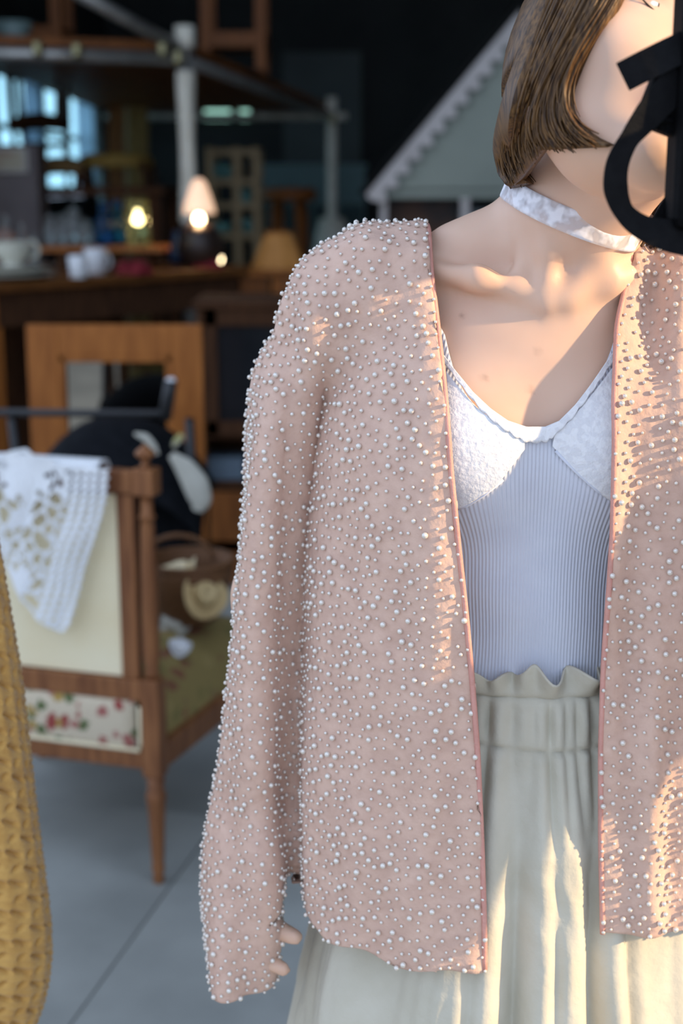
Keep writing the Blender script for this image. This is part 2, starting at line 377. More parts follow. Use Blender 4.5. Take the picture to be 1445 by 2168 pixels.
nt.links.new(src, b.inputs['Base Color'])
fin('body', me, skin, person, True)
# eyes
eyew = M('eye_white', (.80, .80, .80), .1, (.74, .73, .73), 20); iris = M('iris', (.03, .02, .015), .1); lash = M('lashes', (.025, .015, .012), .6)
for sx in (-1, 1):
    e = MB().lathe([(.0001, -.0125)] + [(.0125 * math.cos(t), .0125 * math.sin(t)) for t in np.linspace(-1.4, 1.4, 12)] + [(.0001, .0125)], HL(sx * .031, -.0752, 0), 20, Rh @ rx(math.pi / 2)).build('eye', eyew, person, True, org=PO)
    MB().lathe([(.0056, 0), (.005, .0012), (.0001, .0018)], HL(sx * .031, -.0752, 0) + Rh @ np.array([.003, -.0113, 0]), 16, Rh @ rx(math.pi / 2)).build('iris', iris, e, True, org=PO)
    pts = [HL(sx * .031 + .0155 * t, -.0885 + .004 * t * t + (.003 if t * sx > .8 else 0), .0062 - .006 * t * t) for t in np.linspace(-1, 1, 11)]
    MB().tube(pts, [.0006 + .0009 * (1 - t * t) for t in np.linspace(-1, 1, 11)], 6).build('eyelashes', lash, person, True, org=PO)
    pts = [HL(sx * .031 + .0155 * t, -.0868 + .004 * t * t, -.0068 + .0065 * t * t) for t in np.linspace(-1, 1, 11)]
    MB().tube(pts, [.0004 + .0006 * (1 - t * t) for t in np.linspace(-1, 1, 11)], 6).build('eyelashes', lash, person, True, org=PO)
    pts = [HL(sx * .033 + .019 * t, -.086 + .010 * t * t, .021 + .004 * (1 - t * t)) for t in np.linspace(-1, 1, 11)]
    MB().tube(pts, [.001 + .0018 * (1 - t * t) for t in np.linspace(-1, 1, 11)], 6).build('eyebrow', lash, person, True, org=PO)

# ---------------------------------------------------------------- jacket
jk = Field()
YS = 1.235
tl = [(560, 800, .060), (620, 760, .078), (700, 722, .100), (760, 702, .118), (830, 688, .130), (900, 680, .138), (1000, 668, .143), (1150, 657, .146), (1300, 650, .147),
      (1450, 641, .147), (1600, 633, .147), (1750, 629, .147), (1850, 630, .147), (1950, 637, .147), (2040, 648, .147), (2110, 660, .147)]
rows = []
for py, px, b_ in tl:
    p = P(px, py, YS); rows.append((p[2], CX, 1.242, CX - p[0], b_))
jk.add(loft(rows, 2.5), .01)
for sx, pts in ((-1, [(955, 582), (800, 600), (700, 672)]), (1, [(1360, 592), (1520, 606), (1640, 680)])):
    a, b, c = (P(x, y, 1.23) for x, y in pts); jk.add(cone(a, b, .042, .044), .05); jk.add(cone(b, c, .043, .046), .03)
sl = [(640, 616, 790), (700, 584, 750), (760, 563, 715), (820, 546, 690), (900, 525, 676), (1000, 510, 664), (1150, 490, 652), (1300, 480, 645), (1450, 468, 637), (1600, 458, 630),
      (1700, 452, 628), (1780, 446, 626), (1850, 441, 626), (1920, 435, 598), (1980, 430, 588), (2040, 428, 580), (2090, 432, 572), (2125, 438, 566)]
rows = []
for py, x0, x1 in sl:
    p0, p1 = P(x0, py, 1.215), P(x1, py, 1.215); rows.append((p0[2], (p0[0] + p1[0]) / 2, 1.248 - (.020 if py > 1700 else 0), (p1[0] - p0[0]) / 2, .062 if py < 1700 else .052))
jk.add(loft(rows, 2.1), .009)
jk.add(cone(P(1640, 690, 1.225), el_r, .058, .064), .03); jk.add(cone(el_r, wr_r + np.array([0, 0, .02]), .064, .044), .03)
v, f = jk.mesh((-.16, .83, .66), (.60, 1.42, 1.42), .0042)
v = relax(v, f, 2, .5); f = orient(v, f, jk)
eL = [(470, 903), (520, 906), (600, 917), (700, 932), (850, 947), (1000, 957), (1150, 971), (1300, 987), (1450, 1001), (1600, 1012), (1800, 1021), (1950, 1026), (2080, 1027)]
eR = [(500, 1352), (545, 1343), (600, 1334), (700, 1318), (850, 1309), (1000, 1306), (1150, 1299), (1300, 1291), (1450, 1284), (1600, 1279), (1800, 1279), (1950, 1282), (2080, 1284)]
def edge(lst):
    zz, xx = [], []
    for py, px in lst:
        Yf = float(np.interp(py, [470, 560, 700, 850, 1000], [1.21, 1.17, 1.125, 1.10, 1.092])); p = P(px, py, Yf); zz.append(p[2]); xx.append(p[0])
    return np.array(zz[::-1]), np.array(xx[::-1])
zL, xLd = edge(eL); zR, xRd = edge(eR)
xl = lambda z: np.interp(z, zL, xLd); xr = lambda z: np.interp(z, zR, xRd)
ZTOP = P(905, 470, 1.22)[2]
front = v[:, 1] < 1.245
gL, gR = v[:, 0] - xl(v[:, 2]), xr(v[:, 2]) - v[:, 0]
inside = (gL > 0) & (gR > 0) & front
# front opening: slide the two edges, drop the middle
mid = CX
for side in (-1, 1):
    g = np.where(front, np.where((v[:, 0] < mid) if side < 0 else (v[:, 0] >= mid), gL if side < 0 else gR, np.where(inside, 1, -1)), -1.)
    out = g > 0; keep = ~out[f].all(1); mixed = keep & out[f].any(1); mv = np.unique(f[mixed]); mv = mv[out[mv] & (g[mv] < .02)]
    v = v.copy(); v[mv, 0] += -g[mv] if side < 0 else g[mv]; f = f[keep]
    front = v[:, 1] < 1.245; gL, gR = v[:, 0] - xl(v[:, 2]), xr(v[:, 2]) - v[:, 0]; gL = np.where(np.abs(gL) < 1e-6, 0, gL); gR = np.where(np.abs(gR) < 1e-6, 0, gR); inside = (gL > 0) & (gR > 0) & front
# back neck
g = np.where((v[:, 1] > 1.24) & (v[:, 0] > xl(1.36)) & (v[:, 0] < xr(1.36)), v[:, 2] - 1.335, -1.); v, f = clip(v, f, g, 2, 1)
# hem of the body and of the sleeves
zh = P(800, 2056, 1.10)[2]; sleeve_side = v[:, 0] < P(630, 1900, 1.21)[0]
hx = np.interp(v[:, 0], [-.05, -.01, .06, .12, .22, .27, .4], [.022, .004, -.004, .003, .028, .033, .02]) + .0025 * np.sin(v[:, 0] * 90)
g = np.where(sleeve_side, -1., zh + hx - v[:, 2]); v, f = clip(v, f, g, 2, -1)
zc = P(500, 2098, 1.21)[2]; g = np.where(sleeve_side, zc + .004 * np.sin(v[:, 1] * 70 + v[:, 0] * 60) - v[:, 2], -1.); v, f = clip(v, f, g, 2, -1)
# open slit of the cuff on the inner side
zs0, zs1 = P(580, 2066, 1.19)[2], P(590, 1925, 1.19)[2]; xs = P(588, 2000, 1.20)[0]
g = np.where(sleeve_side & (v[:, 2] < zs1) & (v[:, 2] > zs0) & (v[:, 1] < 1.215), v[:, 0] - xs + .012 * np.sin((v[:, 2] - zs0) / (zs1 - zs0) * 9.4), -1.)
v, f = clip(v, f, g, 0, 1)
# raised cuff end
d = (v - wr_r) @ ((wr_r - el_r) / np.linalg.norm(wr_r - el_r)); f = f[~((d > .012)[f].any(1) & (v[:, 0] > .34)[f].all(1) & (v[:, 2] > 1.2)[f].all(1) & (v[:, 1] < 1.12)[f].all(1))]
v, f, _ = compact(v, f)
# drape: long soft folds
N = vnormals(v, f); X, Y, Z = v.T
onsl = 1 / (1 + np.exp((X - P(655, 1300, 1.2)[0]) * 140))
dsp = onsl * (.0036 * np.sin(Y * 75 + X * 60 + 5 * Z) + .0052 * np.sin(X * 120 + Z * 4 + 1.3 * np.sin(Z * 9)))
lp = (1 - onsl) * (X < CX)
dsp += lp * (.0022 * np.sin(X * 62 + Z * 3.1) + .0016 * np.sin(X * 130 - Z * 6 + 2 * np.sin(Z * 5)) + .0012 * np.sin(Z * 38 + X * 50))
rp = X >= CX
dsp += rp * np.clip((X - xr(Z)) / .03, 0, 1) * (.0085 * np.clip((Z - .90) / .15, .15, 1) * np.sin((X - xr(Z)) * 100 + 2.5 + 2.0 * (Z - 1.1)) + .0035 * np.sin(X * 170 + Z * 9) + .002 * np.sin(Z * 45 + X * 40))
back_ = rp * .012 * np.exp(-((X - xr(Z)) / .028) ** 2) * np.clip((1.12 - Z) / .1, 0, 1) * (Y < 1.24) * (Y > 1.06)
low = np.clip((.80 - Z) / .06, 0, 1); dsp += low * (1 - onsl) * .0022 * np.sin(X * 150 + 12 * Z)
dsp *= np.where(Y < 1.06, .3, 1.)
v = v + N * dsp[:, None]; v[:, 1] += back_
tulle = M('pink_tulle', (.67, .45, .35), .72, (.59, .385, .30), 60, detail=3, sheen=.15, bump=.6, bscale=55, bdist=.005)
jo = fin('beaded_jacket', npmesh('beaded_jacket', v - PO, f), tulle, person, True, solid=.0016)
jo['label'] = 'open pink tulle jacket covered with pearls'
# pink piping along both front edges and round the neck
pipe = M('pink_piping', (.66, .33, .27), .6, (.58, .28, .23), 40, bump=.4, bscale=300)
def jy(x, z):
    lo, hi = .95, 1.24
    ys = np.linspace(lo, hi, 140); d = jk.eval(np.stack([np.full(140, x), ys, np.full(140, z)], 1)); i = np.argmax(d < 0)
    return ys[i] if d[i] < 0 else None
for fx, z0 in ((xl, zh + .003), (xr, zh + .03)):
    pts = []
    for z in np.linspace(z0, ZTOP - .03, 70):
        y = jy(float(fx(z)), z)
        if y is not None: pts.append((float(fx(z)), y - .0005 + (.012 * min(1, max(0, (1.12 - z) / .1)) if fx is xr else 0), z))
    x0 = pts[-1][0]; c = np.array([x0, 1.232, ZTOP - .05])
    for an in np.linspace(2.3, .2, 9):
        for r in np.linspace(.02, .09, 70):
            q = c + r * np.array([0, math.cos(an), math.sin(an)])
            if jk.eval(q[None])[0] > 0: break
        if q[2] > pts[-1][2] or an < 1.5: pts.append(tuple(q))
    pts = np.array(pts); pts[1:-1] = (pts[:-2] + 2 * pts[1:-1] + pts[2:]) / 4
    MB().tube(pts, .0024, 8).build('piping', pipe, jo, True, org=PO)
# pearls
pearl = M('pearl', (.80, .745, .68), .10, (.74, .68, .61), 500, metal=.35, coat=1.)
tri = np.concatenate([f[:, [0, 1, 2]], f[:, [0, 2, 3]]]); a, b, c = v[tri[:, 0]], v[tri[:, 1]], v[tri[:, 2]]
nn = np.cross(b - a, c - a); ar = np.linalg.norm(nn, axis=1); pk = rng.choice(len(tri), 120000, p=ar / ar.sum())
r1, r2 = rng.random(len(pk)), rng.random(len(pk)); fl_ = r1 + r2 > 1; r1[fl_] = 1 - r1[fl_]; r2[fl_] = 1 - r2[fl_]
pts = a[pk] + r1[:, None] * (b - a)[pk] + r2[:, None] * (c - a)[pk]; pn = nn[pk] / (ar[pk][:, None] + 1e-12)
cell = {}; sel = []; RM = .0069; kk = np.floor(pts / RM).astype(int)
for i in range(len(pts)):
    k0 = tuple(kk[i]); ok = True
    for dx in (-1, 0, 1):
        for dy in (-1, 0, 1):
            for dz in (-1, 0, 1):
                for j in cell.get((k0[0] + dx, k0[1] + dy, k0[2] + dz), ()):
                    if ((pts[i] - pts[j]) ** 2).sum() < RM * RM: ok = False; break
                if not ok: break
            if not ok: break
        if not ok: break
    if ok: cell.setdefault(k0, []).append(i); sel.append(i)
sel = np.array(sel); pts, pn = pts[sel], pn[sel]
big = rng.random(len(sel)) < .27
rad = np.where(big, rng.normal(.00245, .00015, len(sel)), rng.normal(.00172, .00016, len(sel)))
cen = pts + pn * (rad * .75)[:, None]
def ico(n):
    bm = bmesh.new(); bmesh.ops.create_icosphere(bm, subdivisions=n, radius=1); bm.verts.ensure_lookup_table()
    vv = np.array([q.co[:] for q in bm.verts]); ff = np.array([[q.index for q in t.verts] for t in bm.faces]); bm.free(); return vv, ff
dep = cen[:, 1] * CT + (CH - cen[:, 2]) * ST; ppx = 722.5 + cen[:, 0] / dep * F; ppy = 1084 - (cen[:, 1] * ST + (cen[:, 2] - CH) * CT) / dep * F
vis = (ppx > 0) & (ppx < 1445) & (ppy > 0) & (ppy < 2168) & ((pn * (np.array([0, 0, CH]) - cen)).sum(1) > .35) & (cen[:, 1] < 1.2)
cand = np.where(vis & big)[0]; cand = cand[np.argsort(-(rad / dep)[cand])][:300]; single = np.zeros(len(sel), bool); single[cand] = True
v2, f2 = ico(2); v1, f1 = ico(1)
pm = npmesh('pearl', v2 * .00245, f2); pm.materials.append(pearl); pm.shade_smooth()
for i in cand:
    o = bpy.data.objects.new('pearl', pm); COL.objects.link(o); o.parent = jo; o.location = cen[i] - PO; o.scale = (rad[i] / .00245,) * 3
VV, FF, n = [], [], 0
for i in np.where(~single)[0]:
    sv, sf = (v2, f2) if (big[i] and vis[i]) else (v1, f1)
    VV.append(sv * rad[i] + cen[i] - PO); FF.append(sf + n); n += len(sv)
po = fin('pearl_beading', npmesh('pearl_beading', np.concatenate(VV), np.concatenate(FF)), pearl, jo, True); po['kind'] = 'stuff'
print('pearls', len(sel), 'tris', sum(len(x) for x in FF))

# ---------------------------------------------------------------- camisole
TC = np.array([CX, 1.25])
def radial(fld, th, z, off, rmax=.30):
    """outermost radius at which the field reaches off, from the torso axis"""
    th, z = np.broadcast_arrays(np.asarray(th, float), np.asarray(z, float)); lo = np.full(th.shape, .01); hi = np.full(th.shape, rmax)
    for _ in range(22):
        m = (lo + hi) / 2; p = np.stack([TC[0] + m * np.cos(th), TC[1] + m * np.sin(th), z], -1); o = fld.eval(p) > off; hi = np.where(o, m, hi); lo = np.where(o, lo, m)
    return lo
def front_y(fld, x, z, off):
    x, z = np.asarray(x, float), np.asarray(z, float); lo = np.full(x.shape, 1.0); hi = np.full(x.shape, 1.24)
    for _ in range(22):
        m = (lo + hi) / 2; o = fld.eval(np.stack([x, m, z], -1)) > off; lo = np.where(o, m, lo); hi = np.where(o, hi, m)
    return lo
nk_px = [(905, 690), (935, 752), (965, 792), (1000, 834), (1035, 866), (1070, 890), (1110, 904), (1150, 905), (1180, 893), (1215, 860), (1250, 818), (1280, 780), (1310, 744), (1345, 690)]
nk = np.array([P(x, y, 1.145) for x, y in nk_px]); NX, NZ = nk[:, 0], nk[:, 2]
rib = M('white_rib_knit', (.68, .70, .78), .75, (.64, .66, .75), 30, sheen=.2)
nt = rib.node_tree; b = nt.nodes['Principled BSDF']; uv = nt.nodes.new('ShaderNodeUVMap'); wv = nt.nodes.new('ShaderNodeTexWave'); wv.wave_type = 'BANDS'; wv.bands_direction = 'X'
wv.inputs['Scale'].default_value = 88.; wv.inputs['Distortion'].default_value = .25; nt.links.new(uv.outputs[0], wv.inputs['Vector'])
bp = nt.nodes.new('ShaderNodeBump'); bp.inputs['Strength'].default_value = .55; bp.inputs['Distance'].default_value = .0012; nt.links.new(wv.outputs['Fac'], bp.inputs['Height']); nt.links.new(bp.outputs[0], b.inputs['Normal'])
nth, nz_ = 160, 90
TH = np.linspace(0, 2 * math.pi, nth, endpoint=False) + math.pi / 2; G = []
rr0 = radial(torso, TH, np.full(nth, 1.25), .004); xx = TC[0] + rr0 * np.cos(TH); fr = np.sin(TH) < 0
ztop = np.where(fr, np.interp(xx, np.r_[NX[0] - .06, NX, NX[-1] + .06], np.r_[1.245, NZ, 1.245]), 1.235)
for j in range(nz_):
    t = j / (nz_ - 1); z = .965 + (ztop - .965) * t; r = radial(torso, TH, z, .0045 + .0012 * np.sin(z * 60 + 3 * TH) * np.clip((1.12 - z) / .06, 0, 1))
    G.append(np.stack([TC[0] + r * np.cos(TH), TC[1] + r * np.sin(TH), z], 1))
G = np.array(G)
for _ in range(2): G[:, :] = (np.roll(G, 1, 1) + 2 * G + np.roll(G, -1, 1)) / 4
mbc = MB().grid(G.tolist(), wrap=True); cami = mbc.build('camisole', rib, person, True, org=PO, solid=.0012)
cami['label'] = 'white ribbed camisole with lace cups'
ul = cami.data.uv_layers.new(name='UVMap'); vi = np.zeros(len(cami.data.loops), np.int32); cami.data.loops.foreach_get('vertex_index', vi)
u = ((TH[vi % nth] - math.pi / 2) * .135); vz = np.array(cami.data.vertices.values() and [q.co[2] for q in cami.data.vertices])[vi]
ul.data.foreach_set('uv', np.stack([u, vz], 1).astype(np.float32).ravel())
lace = M('white_lace', (.82, .82, .84), .8, (.74, .74, .77), 160, detail=2, bump=.8, bscale=260, bdist=.0015, lo=.45, hi=.55)
def strip(top, bot, n, m, off, name, mat, parent, wob=0., solid=.001):
    """a sheet between two pixel curves laid on the chest"""
    t = np.linspace(0, 1, n); tp = np.array(top, float); bt = np.array(bot, float)
    c1 = np.stack([np.interp(t, np.linspace(0, 1, len(tp)), tp[:, i]) for i in (0, 1)], 1); c2 = np.stack([np.interp(t, np.linspace(0, 1, len(bt)), bt[:, i]) for i in (0, 1)], 1)
    if wob: c2[:, 1] += wob * np.abs(np.sin(np.arange(n) * .55))
    G = []
    for s_ in np.linspace(0, 1, m):
        q = np.array([P(x, y, 1.14) for x, y in c1 * (1 - s_) + c2 * s_]); y = front_y(torso, q[:, 0], q[:, 2], off); G.append(np.stack([q[:, 0], y, q[:, 2]], 1).tolist())
    return MB().grid(G).build(name, mat, parent, True, org=PO, solid=solid)
strip([(x, y - 5) for x, y in nk_px], [(x + (12 if x < 1100 else -12 if x > 1160 else 0), y + 24) for x, y in nk_px], 110, 6, .0075, 'lace_trim', lace, cami, 5)
strip([(945, 790), (1000, 855), (1070, 906), (1105, 930)], [(945, 1085), (975, 1072), (1045, 1020), (1105, 945)], 50, 40, .0065, 'lace_cup', lace, cami)
strip([(1170, 915), (1200, 890), (1250, 835), (1312, 765)], [(1165, 940), (1210, 990), (1255, 1030), (1312, 1072)], 50, 40, .0065, 'lace_cup', lace, cami)
for pts in ([(960, 1078), (985, 1066), (1020, 1042), (1060, 1008)], [(1172, 950), (1210, 990), (1255, 1030), (1310, 1068)]):
    q = np.array([P(x, y, 1.14) for x, y in pts]); y = front_y(torso, q[:, 0], q[:, 2], .0068)
    MB().tube(np.stack([q[:, 0], y, q[:, 2]], 1), .0014, 6).build('cup_seam', rib, cami, True, org=PO)
for xs_ in (NX[0] - .030, NX[-1] + .040):                                        # shoulder straps, under the jacket
    pts = []
    for an in np.linspace(-2.75, -.35, 16):
        c = np.array([xs_ + (CX - xs_) * .0, 1.245, 1.24]); d = np.array([0, math.cos(an), -math.sin(an)])
        for r in np.linspace(.03, .16, 90):
            if body.eval((c + r * d)[None])[0] > -.001: break
        pts.append(c + r * d)
    MB().tube(pts, .004, 6).build('shoulder_strap', lace, cami, True, org=PO)

# ---------------------------------------------------------------- gathered skirt
linen = M('cream_crinkled_cotton', (.58, .54, .44), .8, (.52, .48, .38), 20, detail=5, sheen=.1, bump=.55, bscale=70, bdist=.003)
zt, z1, z2 = (P(1150, y, 1.135)[2] for y in (1428, 1484, 1588))
nth, G = 420, []
TH = np.linspace(0, 2 * math.pi, nth, endpoint=False)
fold = .65 * np.sin(9 * TH + .5 + .8 * np.sin(3 * TH)) + .35 * np.sin(17 * TH + 1.9 + np.sin(4 * TH)) + .5 * np.sin(5 * TH + 4.0)
gath = np.sin(58 * TH + 2 * np.sin(9 * TH)) * .6 + .5 * np.sin(37 * TH + 1.5 * np.sin(5 * TH))
def deep(px, wpx):                                                # a deep pleat where the photo shows one
    x = P(px, 1800, 1.12)[0]; t0 = -math.acos(np.clip((x - CX) / .175, -1, 1)); t0 %= 2 * math.pi
    return -np.exp(-((TH - t0) / (W(wpx, 1.13) / .16)) ** 2)
pl_ = 1.0 * deep(1092, 26) + 1.3 * deep(1262, 24) + .5 * deep(1180, 18) + .6 * deep(1340, 20) + .5 * deep(1010, 18)
zz = np.concatenate([np.linspace(zt, z1, 14), np.linspace(z1, z2, 16)[1:], np.linspace(z2, .62, 60)[1:], np.linspace(.62, .12, 14)[1:]])
for z in zz:
    a = np.interp(z, [.12, .55, .72, .84, z2, z1, zt], [.30, .225, .190, .172, .140, .134, .140]); b = np.interp(z, [.12, .55, .72, .84, z2, z1, zt], [.24, .180, .150, .140, .116, .1095, .115])
    below = np.clip((z2 - z) / .30, 0, 1) ** .7; band = 1 - np.clip(abs(z - (z1 + z2) / 2) / ((z1 - z2) / 2), 0, 1) ** 2; up = np.clip((z - z1) / (zt - z1), 0, 1)
    d = .0062 * gath * (band * .8 + .25 * np.clip(1 - (z2 - z) / .06, 0, 1) * (z < z2)) + below * (.010 * fold + .024 * pl_) + .0035 * gath * np.exp(-((z2 - .03 - z) / .07) ** 2) * (z < z2) + up * (.009 * np.sin(19 * TH + 1.2 + 1.5 * np.sin(5 * TH)) + .006 * np.sin(33 * TH + np.sin(7 * TH)))
    d = d - .0028 * (math.exp(-((z - z1) / .0022) ** 2) + math.exp(-((z - z2) / .002) ** 2)) + .0010 * np.sin(TH * 40 + z * 60 + 3 * np.sin(z * 31) + 4 * np.sin(TH * 9)) * below
    zw = up * (.0055 * np.sin(19 * TH + 2.4 + 1.5 * np.sin(5 * TH)) + .0035 * np.sin(31 * TH + 2 * np.sin(3 * TH))) + (1 - up) * .0022 * np.sin(6 * TH + 1) * np.exp(-((z - z2) / .03) ** 2)
    G.append(np.stack([CX + (a + d) * np.cos(TH), 1.25 + (b + d) * np.sin(TH), z + zw], 1).tolist())
sk = MB().grid(G, wrap=True).build('gathered_skirt', linen, person, True, org=PO, solid=.0018)
sk['label'] = 'cream cotton bottoms with a ruffled elastic waist'

# ---------------------------------------------------------------- choker
lc = bpy.data.materials.new('choker_lace'); lc.use_nodes = True; nt = lc.node_tree; b = nt.nodes['Principled BSDF']; MATS['choker'] = lc
b.inputs['Base Color'].default_value = (.86, .85, .90, 1); b.inputs['Roughness'].default_value = .8
tc = nt.nodes.new('ShaderNodeTexCoord'); vo = nt.nodes.new('ShaderNodeTexVoronoi'); vo.feature = 'DISTANCE_TO_EDGE'; vo.inputs['Scale'].default_value = 95
n1 = nt.nodes.new('ShaderNodeTexNoise'); n1.inputs['Scale'].default_value = 70; n1.inputs['Detail'].default_value = 2
nt.links.new(tc.outputs['Object'], vo.inputs['Vector']); nt.links.new(tc.outputs['Object'], n1.inputs['Vector'])
mr = nt.nodes.new('ShaderNodeMapRange'); mr.inputs['From Min'].default_value = .46; mr.inputs['From Max'].default_value = .60; mr.inputs['To Min'].default_value = 1.; mr.inputs['To Max'].default_value = .35
nt.links.new(n1.outputs['Fac'], mr.inputs['Value']); nt.links.new(mr.outputs[0], b.inputs['Alpha'])
bp = nt.nodes.new('ShaderNodeBump'); bp.inputs['Strength'].default_value = .7; bp.inputs['Distance'].default_value = .001; nt.links.new(vo.outputs['Distance'], bp.inputs['Height']); nt.links.new(bp.outputs[0], b.inputs['Normal'])
n = np.array([.34, -.17, .92]); n /= np.linalg.norm(n); e1 = np.cross([0, 1, 0], n); e1 /= np.linalg.norm(e1); e2 = np.cross(n, e1); C = P(1211, 447, 1.203); G = []
neck = Field(); neck.p = body.p[3:20]
for h_ in np.linspace(-.0098, .0098, 9):
    row = []
    for an in np.linspace(0, 2 * math.pi, 90, endpoint=False):
        d = math.cos(an) * e1 + math.sin(an) * e2; rs = np.linspace(.02, .09, 60); ds = neck.eval(C + n * h_ + rs[:, None] * d); i = int(np.argmax(ds > .003)); row.append(min(rs[i], .060) if ds[i] > .003 else .060)
    row = np.array(row)
    for _ in range(5): row = (np.roll(row, 1) + row * 2 + np.roll(row, -1)) / 4
    G.append([C + n * h_ + r * (math.cos(an) * e1 + math.sin(an) * e2) for r, an in zip(row + .0008, np.linspace(0, 2 * math.pi, 90, endpoint=False))])
ck = MB().grid(G, wrap=True).build('choker', lc, person, True, org=PO, solid=.0007)
ck['label'] = 'white lace choker ribbon'

# ---------------------------------------------------------------- hair
hairm = M('brown_hair', (.17, .085, .028), .42, (.040, .018, .007), 9, stretch=(40, 40, 3), detail=5, spec=.35)
hroot = MB().lathe([(.001, .118)] + [(.071 * math.sin(t), .114 * math.cos(t)) for t in np.linspace(.1, 1.9, 14)], HC + Rh @ np.array([0, .006, .012]), 28, Rh @ np.diag([1, 1.17, 1])).build('hair', hairm, person, True, org=PO)
hroot['label'] = 'brown chin-length hair'
ca = [(1340, -140, 1.075), (1325, -40, 1.055), (1288, 25, 1.050), (1245, 88, 1.055), (1210, 150, 1.065), (1197, 205, 1.075), (1212, 258, 1.085), (1250, 296, 1.095), (1285, 312, 1.10)]
cm = [(1290, -160, 1.10), (1262, -40, 1.075), (1222, 45, 1.075), (1180, 120, 1.085), (1150, 190, 1.10), (1132, 240, 1.115), (1128, 275, 1.125), (1135, 300, 1.135), (1146, 318, 1.14)]
cb = [(1225, -190, 1.16), (1190, -80, 1.15), (1150, 10, 1.15), (1115, 105, 1.16), (1082, 200, 1.175), (1062, 275, 1.185), (1056, 330, 1.19), (1064, 372, 1.195), (1080, 400, 1.20)]
cc = [(1230, -190, 1.24), (1200, -80, 1.25), (1170, 10, 1.25), (1140, 105, 1.25), (1110, 200, 1.25), (1095, 275, 1.25), (1095, 330, 1.25), (1110, 365, 1.25), (1130, 390, 1.25)]
def cv(l):
    out = []
    for px, py, Y in l:
        r_ = ray(px, py); ys = np.arange(.98, 1.32, .002); d = body.eval(np.array([0, 0, CH]) + np.outer(ys / r_[1], r_)); i = int(np.argmax(d < .007))
        out.append(P(px, py, ys[i] if d[i] < .007 else Y))
    return np.array(out)
CV = [cv(l) for l in (ca, cm, cb, cc)]; ts = np.linspace(0, 1, 9); tf = np.linspace(0, 1, 22)
CF = [np.stack([np.interp(tf, ts, c[:, i]) for i in range(3)], 1) for c in CV]
for c in CF:
    for _ in range(2): c[1:-1] = (c[:-2] + 2 * c[1:-1] + c[2:]) / 4
def at_s(s_):
    k = min(int(s_ * 3), 2); t = s_ * 3 - k; return CF[k] * (1 - t) + CF[k + 1] * t
MB().grid([at_s(s_).tolist() for s_ in np.linspace(0, 1, 40)]).build('hair_underlayer', hairm, hroot, True, org=PO, solid=.008, off=1)
mbs = MB()
for i in range(620):
    s_ = rng.random() ** .9; c = at_s(s_).copy(); ln = 1 - .34 * rng.random() ** 2.2; k = max(8, int(22 * ln)); c = c[:k]
    c += (rng.normal(0, .0012, 3) + np.array([0, -.004 * rng.random(), 0])) + np.outer(np.linspace(0, 1, k), rng.normal(0, .0022, 3)) + .0012 * np.sin(np.linspace(0, 5, k) + rng.random() * 6)[:, None] * np.array([1, .5, 0])
    r0 = rng.uniform(.0006, .0014); mbs.tube(c, [r0 * min(1, (k - j) / 4 + .15) for j in range(k)], 4, False)
st = mbs.build('hair_strands', hairm, hroot, True, org=PO); st['kind'] = 'stuff'
mbs = MB()                                                        # the other side, falling on the shoulder
for i in range(260):
    s_ = rng.random(); t = np.linspace(0, 1, 14)[:, None]
    a = P(1560 + 60 * s_, -60, 1.20 + .06 * s_); b = P(1500 + 70 * s_, 330, 1.215 + .05 * s_); c = P(1345 + 160 * s_ + 15 * rng.normal(), 535 - 40 * s_ + 14 * rng.normal(), 1.185 + .05 * rng.random())
    q = a * (1 - t) ** 2 + 2 * b * t * (1 - t) + c * t * t; q[:, 2] += .008 * np.sin(t[:, 0] * 3.1); mbs.tube(q + rng.normal(0, .002, 3), [rng.uniform(.0007, .0014)] * 14, 4, False)
st = mbs.build('hair_strands', hairm, hroot, True, org=PO); st['kind'] = 'stuff'

# ---------------------------------------------------------------- camera held in the raised hand, with its strap
cblk = M('black_camera_body', (.003, .003, .0035), .6, (.005, .005, .0055), 60, spec=.05, bump=.3, bscale=500)
strapm = M('black_webbing', (.006, .006, .007), .8, (.009, .009, .010), 80, bump=.4, bscale=600, spec=.1)
gl = M('lens_glass', (.01, .012, .02), .03, (.012, .016, .03), 4, coat=1.)
KO = np.array([.277, .942, 1.37])
kam = thing('handheld_camera', 'black camera with a webbing strap held up to the face', 'camera', KO)
bx((.002, 0, .078), (.135, .042, .155)).build('camera_body', cblk, kam, bevel=.008)
bx((0, -.004, .170), (.05, .05, .04)).build('viewfinder_hump', cblk, kam, bevel=.008)
le = MB().lathe([(.034, 0), (.034, .03), (.037, .032), (.037, .06), (.031, .062), (.030, .05)], (.005, -.026, .062), 32, rx(math.pi / 2)).build('lens', cblk, kam, True)
MB().lathe([(.029, .048), (.020, .053), (.001, .055)], (.005, -.026, .062), 32, rx(math.pi / 2)).build('lens_glass', gl, le, True)
MB().lathe([(.013, 0), (.013, .008), (.011, .009)], (.045, 0, .157), 24).build('dial', cblk, kam, True)
q = P(1402, 238, .945) - KO
mb = MB().lathe([(.010, -.006), (.012, -.005), (.012, .005), (.010, .006)], q, 14, rx(.9) @ ry(.3))
for k in range(9): mb.box(q + rx(.9) @ ry(.3) @ np.array([.0125 * math.cos(k * .7), .0125 * math.sin(k * .7), 0]), (.004, .004, .008), rzm(k * .7))
mb.build('lug_knob', cblk, kam)
bx(P(1424, 200, .945) - KO, (.034, .016, .050), ry(.35)).build('strap_lug', cblk, kam, bevel=.003)
